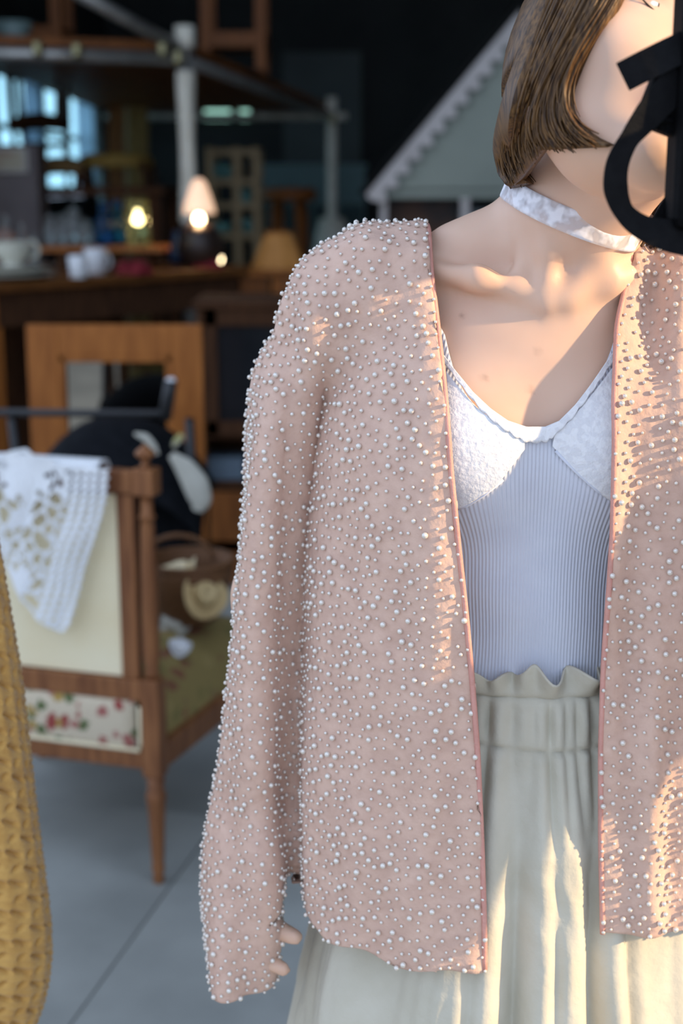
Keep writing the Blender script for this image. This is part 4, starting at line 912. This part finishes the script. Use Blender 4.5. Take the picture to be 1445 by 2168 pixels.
# ================================================================== THINGS ON THE COUNTER
def onC(px, py, d=.0):                                    # a point on the counter top seen at this pixel
    return PZ(px, py, TZ)
Lc = lambda px, py, Y: P(px, py, Y)
def pot(name, prof, px, py, w, mat, label, cat, Y=None, z=None, seg=24, group=None, h=None):
    """a turned vessel whose foot stands at the pixel; prof is (radius, height) in units of its width"""
    Y = Y or onC(px, py)[1]; c = P(px, py, Y); c[2] = TZ if z is None else z; s_ = W(w, Y)
    o = thing(name, label, cat, c, 0, group); MB().lathe([(r * s_, q * s_) for r, q in prof], (0, 0, 0), seg).build('body', mat, o, True); return o, s_
mug_p = [(.40, 0), (.44, .03), (.46, .5), (.5, 1.1), (.46, 1.1), (.42, .5), (.38, .06)]
for px, w, Y, lab in ((166, 42, 5.62, 'shorter white china mug at the front of the counter'), (203, 48, 5.85, 'taller white china mug standing behind the shorter one')):
    o, s_ = pot('mug', mug_p, px, 585, w, china, lab, 'mug', Y); MB().tube([(.45 * s_ + .22 * s_ * math.sin(t), 0, .55 * s_ + .30 * s_ * math.cos(t)) for t in np.linspace(.1, 3.0, 12)], .05 * s_, 8).build('handle', china, o, True)
plp = [(.20, 0), (.30, .012), (.42, .05), (.5, .075), (.5, .085), (.42, .065), (.28, .03), (.001, .028)]
for k in range(2):
    c = P(15, 590, 5.55); c[2] = TZ + .022 * k; o = thing('plate', ['cream dinner plate lying lowest under the tureen', 'cream dinner plate resting on the lower plate'][k], 'plate', c, 0, 'cream plates')
    s_ = W(190 - 12 * k, 5.55); MB().lathe([(r * s_, q * s_ * .8) for r, q in plp], (0, 0, 0), 36).build('dish', cream_china, o, True)
tz0 = TZ + .046; c = P(28, 560, 5.55); c[2] = tz0; tu = thing('tureen', 'cream china tureen with two scrolled handles on the plates', 'tureen', c); s_ = W(78, 5.55); ht = P(28, 512, 5.55)[2] - tz0
MB().lathe([(.30 * s_, 0), (.34 * s_, .02 * s_), (.22 * s_, .10 * s_), (.40 * s_, ht * .4), (.52 * s_, ht * .75), (.50 * s_, ht * .92), (.55 * s_, ht), (.50 * s_, ht), (.44 * s_, ht * .7), (.001, ht * .3)], (0, 0, 0), 28).build('bowl', cream_china, tu, True)
for sx in (-1, 1): MB().tube([(sx * (.50 * s_ + .20 * s_ * math.sin(t)), 0, ht * .68 + .22 * s_ * math.cos(t)) for t in np.linspace(-.3, 3.3, 16)], .045 * s_, 8).build('handle', cream_china, tu, True)
redm = M('dark_red_cloth', (.22, .012, .02), .85, (.14, .006, .012), 20, bump=.5)
def crumple(px, py, Y, w, h_, lab, seed, mat=redm):
    c = P(px, py, Y); c[2] = TZ; r_ = np.random.default_rng(seed); G = []; ph = r_.uniform(0, 6, 8)
    for j in range(13):
        q = j / 12 * math.pi / 2; G.append([(W(w, Y) / 2 * math.cos(q) ** .6 * (1 + .18 * math.sin(3 * t + ph[0]) + .1 * math.sin(7 * t + ph[1])) * math.cos(t), W(w, Y) * .35 * math.cos(q) ** .6 * (1 + .15 * math.sin(4 * t + ph[2])) * math.sin(t),
                  max(0, W(h_, Y) * math.sin(q) * (1 + .35 * math.sin(5 * t + ph[3] + 2 * q)))) for t in np.linspace(0, 2 * math.pi, 40, endpoint=False)])
    o = MB().grid(G, wrap=True).build('red_cloth', mat, None, True); o.location = c; return tag(o, lab, 'cloth')
crumple(280, 584, 5.86, 74, 22, 'crumpled dark red cloth beside the white mugs', 3)
# raised plank with glass jars
pz = P(230, 520, 6.15)[2]; xa, xb = P(98, 520, 6.15)[0], P(352, 520, 6.15)[0]
pk_ = thing('plank_riser', 'raised wooden plank carrying glass jars on the counter', 'shelf', ((xa + xb) / 2, 6.15, TZ))
bx((0, 0, pz - TZ - .010), (xb - xa, .26, .020)).build('plank', wood_warm, pk_, bevel=.002)
for sx in (-1, 1): bx((sx * ((xb - xa) / 2 - .08), 0, (pz - TZ - .02) / 2), (.04, .2, pz - TZ - .02)).build('support', wood_dark, pk_)
bluegl = glass('blue_glass', (.03, .17, .42)); cleargl = glass('clear_glass', (.86, .90, .88)); greengl = glass('olive_glass', (.62, .62, .30)); bluep = M('dark_blue_glaze', (.012, .04, .10), .3)
bot = [(.46, 0), (.5, .05), (.5, 1.25), (.42, 1.45), (.22, 1.58), (.22, 1.75), (.28, 1.78), (.28, 1.9), (.0, 1.9)]
for px, w, Y, lab, g_, mt, sc in ((222, 40, 6.12, 'dark blue glass bottle, left of the pair', 'blue bottles', bluegl, 1.), (250, 40, 6.20, 'teal blue glass bottle, right of the pair', 'blue bottles', M('teal_glass', (.02, .24, .36), .05, (.02, .2, .33), 3, trans=.9, ior=1.3), 1.02)):
    o, s_ = pot('glass_bottle', [(r, q * sc) for r, q in bot], px, 520, w, mt, lab, 'bottle', Y, pz, group=g_); MB().lathe([(.16 * s_, 0), (.2 * s_, .15 * s_), (.24 * s_, .3 * s_), (.12 * s_, .42 * s_)], (0, 0, 1.88 * s_ * sc), 14).build('stopper', bluegl, o, True)
jar = [(.44, 0), (.5, .06), (.5, 1.0), (.42, 1.2), (.36, 1.28), (.36, 1.42), (.42, 1.44), (.42, 1.52), (.34, 1.52)]
for px, w, hs, lab in ((108, 30, 1.2, 'clear glass jar nearest the tureen on the plank'), (133, 26, 1.45, 'slim clear glass jar, second from the tureen'), (158, 34, 1.35, 'wide clear glass jar in the middle of the plank'), (184, 28, 1.1, 'short clear glass jar beside the blue bottles')):
    o, s_ = pot('glass_jar', [(r, q * hs) for r, q in jar], px, 520, w, cleargl, lab, 'jar', 6.15, pz, group='clear jars on the plank'); MB().lathe([(.40 * s_, 0), (.42 * s_, .1 * s_), (.1 * s_, .2 * s_), (.14 * s_, .34 * s_), (.0, .38 * s_)], (0, 0, 1.52 * hs * s_), 16).build('lid', cleargl, o, True)
for px, py, w, hs, lab in ((14, 545, 34, 1.5, 'tall clear glass decanter behind the tureen at the left edge'), (48, 545, 28, 1.6, 'slim clear glass decanter just right of the tureen handle'), (74, 548, 26, 1.3, 'small clear glass bottle between decanters and plank')):
    o, s_ = pot('decanter', [(r, q * hs) for r, q in bot], px, py, w, cleargl, lab, 'bottle', 6.2, TZ, group='clear decanters'); MB().lathe([(.1 * s_, 0), (.24 * s_, .2 * s_), (.2 * s_, .4 * s_), (.0, .48 * s_)], (0, 0, 1.86 * hs * s_), 14).build('stopper', cleargl, o, True)
bulbm = M('lit_bulb', (1, .86, .6), .4, emit=(1, .80, .48), estr=14)
def point(loc, e, parent, col=(1, .62, .30), r=.02):
    l = bpy.data.lights.new('bulb_light', 'POINT'); l.energy = e; l.color = col; l.shadow_soft_size = r; o = bpy.data.objects.new('bulb_light', l); COL.objects.link(o); o.location = loc; o.parent = parent
o, s_ = pot('glass_jar', [(.46, 0), (.5, .05), (.5, 1.55), (.44, 1.7), (.44, 2.0), (.38, 2.0)], 294, 520, 46, greengl, 'olive glass jar with a small bright glow inside', 'jar', 6.12, pz)
zb_ = P(293, 466, 6.12)[2] - pz; MB().lathe([(.001, -.019), (.014, -.014), (.019, 0), (.014, .014), (.008, .024), (.008, .04)], (0, -.01, zb_), 16).build('bulb', bulbm, o, True)  # glowing body at the jar's bright spot
MB().tube([(0, -.01, zb_ + .04), (0, -.01, 2.0 * s_)], .004, 6).build('bulb_holder', black_metal, o)
o, s_ = pot('vase', [(.3, 0), (.5, .3), (.48, .9), (.3, 1.5), (.24, 1.9), (.3, 2.05), (.2, 2.0)], 376, 545, 34, bluep, 'dark blue glazed vase left of the lit lamp', 'vase', Yf(376, .34), TZ)
# lamps
lx, LYp = 424, Yf(424, .16); c = P(lx, 560, LYp); c[2] = TZ
lamp = thing('table_lamp', 'lit lamp with a pink glass bell shade on a dark round base', 'lamp', c); shp = M('pink_glass_shade', (.80, .50, .40), .5, (.86, .66, .52), 6, trans=.0, emit=(1., .62, .38), estr=.9)
z_s0, z_s1, z_b = (P(lx, y, LYp)[2] - c[2] for y in (452, 378, 468)); dkb = M('dark_brown_glaze', (.045, .022, .012), .4, (.02, .015, .015), 8)
MB().lathe([(.06, 0), (.09, .03), (.105, z_b * .45), (.09, z_b * .75), (.05, z_b * .97)], (0, 0, 0), 26).build('lamp_base', dkb, lamp, True)
MB().lathe([(.012, z_b * .9), (.012, z_s1 + .02)], (.0, 0, 0), 10).build('stem', black_metal, lamp, True)
MB().lathe([(.072, z_s0), (.066, z_s0 + .03), (.052, (z_s0 + z_s1) / 2), (.032, z_s1 - .02), (.016, z_s1)], (0, 0, 0), 26).build('lamp_shade', shp, lamp, True, solid=.003)
MB().lathe([(.001, -.022), (.016, -.016), (.024, 0), (.016, .02), (.01, .03)], (0, -.02, z_b + .006), 14).build('bulb', bulbm, lamp, True); point((0, -.045, z_b + .01), 2.2, lamp)
c = P(460, 568, Yf(460, .13)); c[2] = TZ
cl = thing('tea_light', 'tiny glowing tea light at the front of the small table', 'candle', c); MB().lathe([(.028, 0), (.03, .012), (.026, .014)], (0, 0, 0), 16).build('holder', black_metal, cl, True)
MB().lathe([(.012, .014), (.021, .024), (.024, .036), (.014, .052), (.002, .06)], (0, 0, 0), 14).build('flame', bulbm, cl, True); point((0, -.03, .045), .4, cl)
crumple(445, 572, Yf(445, .08), 60, 12, 'dark red cloth spread under the lamp', 5)
bpy.context.view_layer.objects.active = None
sh2 = M('amber_lampshade', (.52, .25, .07), .7, (.40, .19, .05), 12, bump=.3, emit=(1, .45, .12), estr=.05)  # faint glow put into the shade material; no bulb inside
c = P(590, 572, 7.15); c[2] = P(590, 574, 6.9)[2]; l2 = thing('lampshade', 'faceted amber lampshade standing on the small table', 'lampshade', c); hh = P(590, 492, 7.15)[2] - c[2]
for k in range(8):
    t0, t1 = k * math.pi / 4 + .2, (k + 1) * math.pi / 4 + .2; R0, R1 = W(58, 7.15), W(28, 7.15)
    MB().add([(R0 * math.cos(t0), R0 * math.sin(t0), 0), (R0 * math.cos(t1), R0 * math.sin(t1), 0), (R1 * math.cos(t1), R1 * math.sin(t1), hh), (R1 * math.cos(t0), R1 * math.sin(t0), hh)], [(0, 1, 2, 3)]).build('shade_panel', sh2, l2, solid=.004)
MB().lathe([(W(28, 7.15), hh - .004), (W(30, 7.15), hh), (W(28, 7.15), hh + .006)], (0, 0, 0), 24).build('top_ring', wood_warm, l2, True)

# ================================================================== PIPE RACK with a board on top
RZ = P(390, 126, 6.9)[2]; LPb = P(396, 300, 6.9); RPb = P(702, 330, 9.8); ro = np.array([LPb[0], 6.9, 0])
rk = thing('pipe_rack', 'tall rack of clamped metal pipes carrying a wide wooden board', 'rack', ro)
def rl(p): return np.array(p) - ro
pt = P(392, 55, 6.9)[2]
MB().tube([(0, 0, 0), (0, 0, pt)], .036, 14).build('pipe_post', steel, rk, True)
G = [[((.041 + .005 * math.sin(7 * z + 2 * t)) * math.cos(t), (.041 + .005 * math.sin(5 * z + t)) * math.sin(t), z) for t in np.linspace(0, 2 * math.pi, 18, endpoint=False)] for z in np.linspace(P(392, 470, 6.9)[2], RZ - .05, 26)]
MB().grid(G, wrap=True).build('cloth_wrap', creampaint, rk, True, solid=.002)
MB().lathe([(.047, RZ + .05), (.047, pt)], (0, 0, 0), 16).build('post_sleeve', creampaint, rk, True)
q = rl(RPb); qt = P(700, 206, 9.8)[2]; MB().tube([(q[0], q[1], 0), (q[0], q[1], qt)], .034, 14).build('pipe_post', creampaint, rk, True)
zb2 = P(702, 462, 9.8)[2]; MB().lathe([(.13, 0), (.13, zb2 - .22), (.105, zb2 - .08), (.085, zb2), (.04, zb2 + .004)], (q[0], q[1], 0), 20).build('post_foot', creampaint, rk, True)
RZ2 = P(700, 246, 9.8)[2]
lf = rl(P(-150, 142, 6.5)); lb = np.array([lf[0] + .2, q[1], 0])
MB().tube([(lf[0], lf[1], RZ), (-.02, -.045, RZ)], .031, 12).build('pipe_rail', steel, rk, True)
MB().tube([(.02, .0, RZ - .01), (q[0], q[1], RZ2)], .029, 12).build('pipe_rail', steel, rk, True)
MB().tube([(lb[0], lb[1], RZ2), (q[0] + .1, q[1] + .03, RZ2)], .022, 12).build('pipe_rail', creampaint, rk, True)
a_, b_ = rl(P(110, -45, 6.4)), rl(P(372, 98, 6.84)); MB().tube([a_, b_], .029, 12).build('pipe_brace', steel, rk, True)
for x_, y_ in ((lf[0] + .02, lf[1] + .02), (lb[0], lb[1])): MB().tube([(x_, y_, 0), (x_, y_, RZ + .05)], .031, 12).build('pipe_post', steel, rk, True)
brass = M('brass_clamp', (.30, .27, .14), .4, (.20, .18, .10), 20, metal=.7)
for p_ in (rl(P(345, 105, 6.8)), rl(P(378, 122, 6.84)), rl(P(82, 104, 6.45)), rl(P(165, 108, 6.55)), rl(P(703, 250, 9.76))):
    mb = MB().lathe([(.030, -.02), (.036, -.012), (.036, .012), (.030, .02)], p_, 14, ry(math.pi / 2)); mb.box(p_ + np.array([.0, -.04, .0]), (.03, .03, .05)); mb.build('clamp', brass, rk, bevel=.003)
# board: planks side by side
nP = 5
for k in range(nP):
    def ln(t, s_):                                       # t across (left..right), s_ depth
        fL, fR = np.array([lf[0], lf[1], RZ + .04]), np.array([.0, .02, RZ + .04]); bL, bR = np.array([lb[0], lb[1], RZ2 + .04]), np.array([q[0] - .03, q[1], RZ2 + .04])
        return (fL * (1 - t) + fR * t) * (1 - s_) + (bL * (1 - t) + bR * t) * s_
    a0, a1 = k / nP + .002, (k + 1) / nP - .002; c4 = [ln(a0, .0), ln(a1, .0), ln(a1, 1.), ln(a0, 1.)]
    up_ = np.array([0, 0, .04]); MB().add(c4 + [c + up_ for c in c4], [(0, 3, 2, 1), (4, 5, 6, 7), (0, 1, 5, 4), (1, 2, 6, 5), (2, 3, 7, 6), (3, 0, 4, 7)]).build('plank', wood_red, rk)
# furniture stored on the board
def stool_like(name, label, cat, px0, px1, pyt, pyb, Y, mat, seat_top=False, zb=None):
    x0, x1, z0, z1 = lookup(px0, px1, pyt, pyb, Y); z0 = zb if zb is not None else z0; o = thing(name, label, cat, ((x0 + x1) / 2, Y, z0)); w_ = x1 - x0; h_ = z1 - z0
    for sx in (-1, 1):
        for yy in (0, .36): bx((sx * (w_ / 2 - .03), yy, h_ / 2), (.055, .055, h_)).build('leg', mat, o, bevel=.004)
    bx((0, .18, h_ * .22), (w_, .40, .08)).build('shelf', mat, o, bevel=.004); bx((0, .18, h_ * 1.0), (w_ + .02, .44, .05)).build('table_top', mat, o, bevel=.004); return o
def board_z(Y): t = (Y - 6.9) / (9.8 - 6.9); return RZ + .08 + (RZ2 - RZ) * t
stool_like('wooden_stand', 'brown wooden stand on the rack board behind the wrapped post', 'stand', 425, 560, -150, 150, 7.9, wood_red, zb=board_z(8.1))
stool_like('wooden_stand', 'brown wooden stand at the far left of the rack board', 'stand', -70, 122, -170, 80, 7.7, wood_red, zb=board_z(7.9))
gv = P(30, 95, 7.2); gv[2] = board_z(7.2); o = thing('glass_bowl', 'greenish glass bowl on the rack board at the top left', 'bowl', gv)
MB().lathe([(.03, 0), (.04, .01), (.07, .05), (.095, .13), (.088, .13), (.06, .05), (.001, .015)], (0, 0, 0), 22).build('bowl', M('green_grey_glass', (.30, .42, .40), .2, trans=.3), o, True); MB().lathe([(.05, 0), (.04, .006)], (0, 0, 0), 18).build('foot', creampaint, o, True)

# ================================================================== FURNITURE under the rack, in front of the windows
yellowm = M('mustard_upholstery', (.34, .22, .05), .8, (.26, .16, .035), 20, bump=.3); tanm = M('tan_upholstery', (.26, .16, .06), .85, (.19, .11, .04), 20, bump=.4); greym = M('grey_paint', (.16, .135, .13), .6, (.12, .10, .10), 4)
DK = 'dark_wood'
def chair(name, label, px, pyseat, Y, w, mat, seatm, back=.42, flip=False, round_=False, zfloor=0.):
    c = P(px, pyseat, Y); sz = c[2]; s_ = W(w, Y); o = thing(name, label, 'chair', (c[0], Y, zfloor)); sg = -1 if flip else 1; hs = min(.45, sz - zfloor)
    for sx in (-1, 1):
        for yy in (-.42, .42): MB().tube([(sx * s_ * .43, yy * s_, sz - zfloor), (sx * s_ * .47, yy * s_ * 1.1, sz - zfloor - sg * hs)], [.02, .014], 8).build('leg', mat, o, True)
    if round_: MB().lathe([(s_ * .44, -.03), (s_ * .5, -.02), (s_ * .5, .02), (s_ * .40, .045), (.001, .05)], (0, 0, sz - zfloor), 28).build('seat', seatm, o, True)
    else: MB().grid([[(s_ * (i / 8 - .5), s_ * (j / 8 - .5), sz - zfloor + .05 * math.sin(math.pi * i / 8) ** .5 * math.sin(math.pi * j / 8) ** .5) for i in range(9)] for j in range(9)]).build('seat', seatm, o, True, solid=.05)
    if back:
        for sx in (-1, 1): MB().tube([(sx * s_ * .42, s_ * .46, sz - zfloor), (sx * s_ * .40, s_ * .56, sz - zfloor + sg * back)], [.018, .014], 8).build('back_post', mat, o, True)
        for t in (.55, .95): MB().tube([(-s_ * .41, s_ * .46 + .1 * s_ * t, sz - zfloor + sg * back * t), (0, s_ * .50 + .1 * s_ * t, sz - zfloor + sg * back * t * 1.03), (s_ * .41, s_ * .46 + .1 * s_ * t, sz - zfloor + sg * back * t)], .018, 8).build('back_rail', mat, o, True)
    return o
TBZ = P(120, 395, 7.7)[2]
x0, x1 = P(-80, 395, 7.6)[0], P(360, 395, 7.6)[0]
ob = thing('storage_table', 'dark table behind the counter holding stacked chairs', 'table', ((x0 + x1) / 2, 7.8, 0)); bx((0, 0, TBZ - .02), (x1 - x0, .9, .04)).build('table_top', wood_dark, ob)
for sx in (-1, 1):
    for yy in (-.38, .38): bx((sx * ((x1 - x0) / 2 - .06), yy, (TBZ - .04) / 2), (.07, .07, TBZ - .04)).build('leg', wood_dark, ob)
chair('stacked_chair', 'tan upholstered chair on the table at the left, below the window', 128, 352, 7.6, 118, wood_dark, tanm, .0, zfloor=TBZ)
chair('stacked_chair', 'mustard seat chair on the table right of the tan one', 245, 344, 7.75, 150, wood_dark, yellowm, .0, round_=True, zfloor=TBZ)
chair('stacked_chair', 'dark wooden chair standing up against the leftmost window', 84, 258, 8.15, 110, wood_dark, wood_dark, .22, flip=True, zfloor=TBZ)
x0, x1, z0, z1 = lookup(-30, 76, 306, 400, 7.08); o = thing('grey_cabinet', 'grey painted box frame with a pale picture at the left edge', 'cabinet', ((x0 + x1) / 2, 7.08, 0)); w_ = x1 - x0
bx((0, .12, z1 / 2), (w_, .22, z1)).build('carcass', greym, o, bevel=.006); pfr = bx((-.02, -.004, (z0 * .35 + z1 * .65)), (w_ * .82, .02, (z1 - z0) * .58)).build('picture_frame', M('pale_frame', (.50, .48, .44), .6), o, bevel=.004)
bx((-.02, -.016, (z0 * .35 + z1 * .65)), (w_ * .66, .006, (z1 - z0) * .42)).build('picture', M('faded_print', (.42, .38, .28), .7, (.30, .12, .08), 6, lo=.3, hi=.55), pfr)
o, s_ = pot('flowerpot', [(.34, 0), (.5, .5), (.46, .9), (.3, 1.15), (.12, 1.22)], 8, 470, 62, M('terracotta', (.42, .17, .10), .8, (.34, .13, .07), 8), 'rounded terracotta jar behind the glass decanters', 'jar', 6.35, TZ); MB().lathe([(.14 * s_, 1.2 * s_), (.16 * s_, 1.28 * s_), (.05 * s_, 1.34 * s_)], (0, 0, 0), 16).build('lid', M('terracotta', (.4, .17, .1)), o, True)
for k, (px0, pyb, px1, pyt, w_, lab, mt) in enumerate(((232, 312, 246, 188, 34, 'reddish plank leaning beside the window', wood_red), (252, 316, 262, 192, 20, 'narrow pale plank leaning between two brown ones', wood_pale), (282, 318, 290, 205, 44, 'wide ochre plank leaning right of the pale one', wood('ochre_board', (.28, .16, .05), (.2, .11, .03))))):
    a, b = P(px0, pyb, 9.3), P(px1, pyt, 9.6); a[2] = 0.; d = b - a; L = np.linalg.norm(d); d /= L; sx = np.array([1., 0, 0]); sx -= d * (sx @ d); sx /= np.linalg.norm(sx); R = np.stack([sx, np.cross(d, sx), d], 1)
    o = MB().box(d * L / 2, (W(w_, 9.4), .03, L), R).build('leaning_board', mt, None, bevel=.003); o.location = a; tag(o, lab, 'plank', 'leaning planks')
# open pale shelf unit with glints of glass
x0, x1, z0, z1 = lookup(440, 548, 312, 530, 8.6); eo = np.array([(x0 + x1) / 2, 8.6, 0]); et = thing('open_shelf', 'pale wooden open shelf unit behind the lit lamp', 'shelf unit', eo); w_ = x1 - x0
for sx in (-1, .16, 1):
    for yy in (0, .34): bx((sx * (w_ / 2 - .02), yy, z1 / 2), (.042, .042, z1)).build('post', wood_pale, et, bevel=.003)
for py in (322, 385, 436, 500): bx((0, .17, P(490, py, 8.6)[2]), (w_, .38, .035)).build('shelf', wood_pale, et, bevel=.003)
tealgl = M('teal_tumbler_glass', (.30, .62, .58), .06, (.26, .55, .52), 4, trans=.5, ior=1.3)
for px, py, w_, lab in ((455, 383, 26, 'teal glass tumbler on the second shelf, left of two'), (480, 383, 22, 'teal glass tumbler on the second shelf, right of two'), (522, 436, 24, 'teal glass tumbler on the third shelf'), (470, 500, 40, 'wide teal glass dish on the lowest shelf'), (524, 500, 24, 'teal glass tumbler on the lowest shelf')):
    hh = 1.2 if w_ < 36 else .5; pot('tumbler', [(.38, 0), (.42, .04), (.5, hh), (.45, hh), (.36, .08), (.001, .07)], px, py, w_, tealgl, lab, 'glass', 8.72, P(490, py, 8.6)[2] + .018, group='teal glassware')
# far window strip between the furniture; its panes glow in place of daylight
for n, (x0_, x1_, y0_, y1_) in enumerate(((430, 492, 228, 258), (504, 532, 228, 258), (286, 326, 236, 256))):
    a, b = P(x0_, y1_, 12.96), P(x1_, y0_, 12.96); cx_, cz__ = (a[0] + b[0]) / 2, (a[2] + b[2]) / 2
    wf = MB()
    for sx in (-1, 1): wf.box((cx_ + sx * (b[0] - a[0]) / 2, 12.95, cz__), (.03, .06, b[2] - a[2] + .03)).box((cx_, 12.95, cz__ + sx * (b[2] - a[2]) / 2), (b[0] - a[0] + .03, .06, .03))
    wo = struct('window_%d' % (n + 3), wf, winframe)
    bx((cx_, 12.97, cz__), (b[0] - a[0], .02, b[2] - a[2])).build('pane', M('glowing_pane', (.5, .8, .7), .3, emit=(.50, .95, .78), estr=1.1), wo)
# teal partition and round stool
tealp = M('teal_paint', (.16, .24, .24), .7, (.13, .20, .20), 3)
x0, x1, z0, z1 = lookup(546, 772, 356, 560, 11.2); o = thing('teal_partition', 'low pale teal partition wall at the back', 'partition', ((x0 + x1) / 2, 11.2, 0)); bx((0, 0, z1 / 2), (x1 - x0, .1, z1)).build('panel', tealp, o); bx((0, 0, z1 + .015), (x1 - x0 + .04, .14, .03)).build('cap', tealp, o)
for k in range(4): bx((-(x1 - x0) / 2 + (x1 - x0) * (k + .5) / 4, -.056, z1 * .42), ((x1 - x0) / 4 - .03, .014, z1 * .8)).build('board', M('dark_teal_paint', (.05, .085, .085), .7), o, bevel=.003)
stw = wood('orange_stool_wood', (.30, .10, .025), (.20, .065, .016), .5); c = P(612, 412, 9.3); o = thing('round_stool', 'round orange-brown wooden stool in front of the teal partition', 'stool', (c[0], 9.3, 0)); r_ = W(56, 9.3)
MB().lathe([(r_ * .9, -.04), (r_, -.03), (r_, .02), (r_ * .9, .04), (.001, .045)], (0, 0, c[2]), 28).build('seat', stw, o, True)
for k in range(4): t = k * math.pi / 2 + .6; MB().tube([(r_ * .6 * math.cos(t), r_ * .6 * math.sin(t), c[2] - .03), (r_ * .95 * math.cos(t), r_ * .95 * math.sin(t), 0)], .024, 8).build('leg', stw, o, True)
MB().tube([(r_ * .78 * math.cos(t), r_ * .78 * math.sin(t), c[2] * .45) for t in np.linspace(0, 2 * math.pi, 30)], .012, 8).build('ring', stw, o, True)

# ================================================================== SCALLOPED PLAYHOUSE ROOF at the back right
HY_ = 7.2; gw_ = M('pale_green_board', (.34, .37, .31), .8, (.29, .32, .27), 3); gt = M('off_white_trim', (.62, .57, .54), .7, (.54, .49, .46), 6)
pe, pa = P(772, 412, HY_), P(1122, -8, HY_); ho = np.array([pa[0], HY_, 0]); hs_ = thing('playhouse', 'pale green playhouse front with a scalloped gable edge', 'playhouse', ho)
hw_, ze, za_ = pa[0] - pe[0], pe[2], pa[2]
MB().add([(-hw_ + .06, .02, ze + .02), (hw_ - .06, .02, ze + .02), (0, .02, za_ - .06), (-hw_ + .06, .06, ze + .02), (hw_ - .06, .06, ze + .02), (0, .06, za_ - .06)], [(0, 1, 2), (3, 5, 4), (0, 3, 4, 1), (1, 4, 5, 2), (2, 5, 3, 0)]).build('gable_panel', gw_, hs_)
for sx in (-1, 1):
    a = np.array([sx * hw_, 0, ze]); b = np.array([0, 0, za_]); d = b - a; L = np.linalg.norm(d); d /= L; nrm_ = np.array([d[2] * (-sx), 0, d[0] * sx]); nrm_ = nrm_ if nrm_[2] < 0 else -nrm_
    top, bot_ = [], []
    for t in np.linspace(0, 1, 160):
        p_ = a + d * L * t; top.append(p_); bot_.append(p_ + nrm_ * (.045 + .050 * abs(math.sin(t * math.pi * 14))))
    MB().grid([[p_ + np.array([0, -.012, 0]) for p_ in top], [p_ + np.array([0, -.012, 0]) for p_ in bot_]]).build('scalloped_board', gt, hs_, solid=.024, off=0.)
    RR = np.stack([d, np.cross(nrm_, d), -nrm_], 1); MB().box(a + d * L / 2 + np.array([0, .36, .015]), (L + .04, .78, .025), RR).build('roof_board', roofm, hs_)
zbm = P(900, 418, HY_)[2]
for px, w_ in ((812, 14), (985, 18)):
    x = P(px, 440, HY_)[0] - ho[0]; bx((x, .05, zbm / 2), (W(w_, HY_), .05, zbm)).build('post', gt, hs_); bx((-x, .05, zbm / 2), (W(w_, HY_), .05, zbm)).build('post', gt, hs_)
bx((0, .05, ze + .005), (2 * hw_ - .1, .06, .045)).build('beam', gw_, hs_)
sidem = M('blue_grey_board', (.10, .115, .12), .8)
x9 = P(985, 440, HY_)[0] - ho[0]; bx((0, .06, zbm / 2 - .03), (2 * abs(x9) - .04, .03, zbm - .06)).build('front_board', sidem, hs_)
c = P(895, 470, HY_ + .15); o = thing('dark_painting', 'dark painting with a brown patch standing inside the playhouse', 'painting', (c[0], HY_ + .16, 0)); w_ = W(165, HY_); zt9 = P(895, 420, HY_ + .16)[2]
bx((0, 0, zt9 / 2 + .2), (w_, .03, zt9 - .4)).build('canvas', M('dark_canvas', (.07, .025, .008), .6, (.006, .006, .006), 3, lo=.45, hi=.6), o)
for sx in (-1, 1): bx((sx * w_ / 2, -.005, zt9 / 2 + .2), (.02, .04, zt9 - .38)).build('frame_side', black_metal, o)
for sx in (-1, 1): bx((sx * w_ * .3, .02, .1), (.03, .03, .21)).build('easel_leg', wood_dark, o)
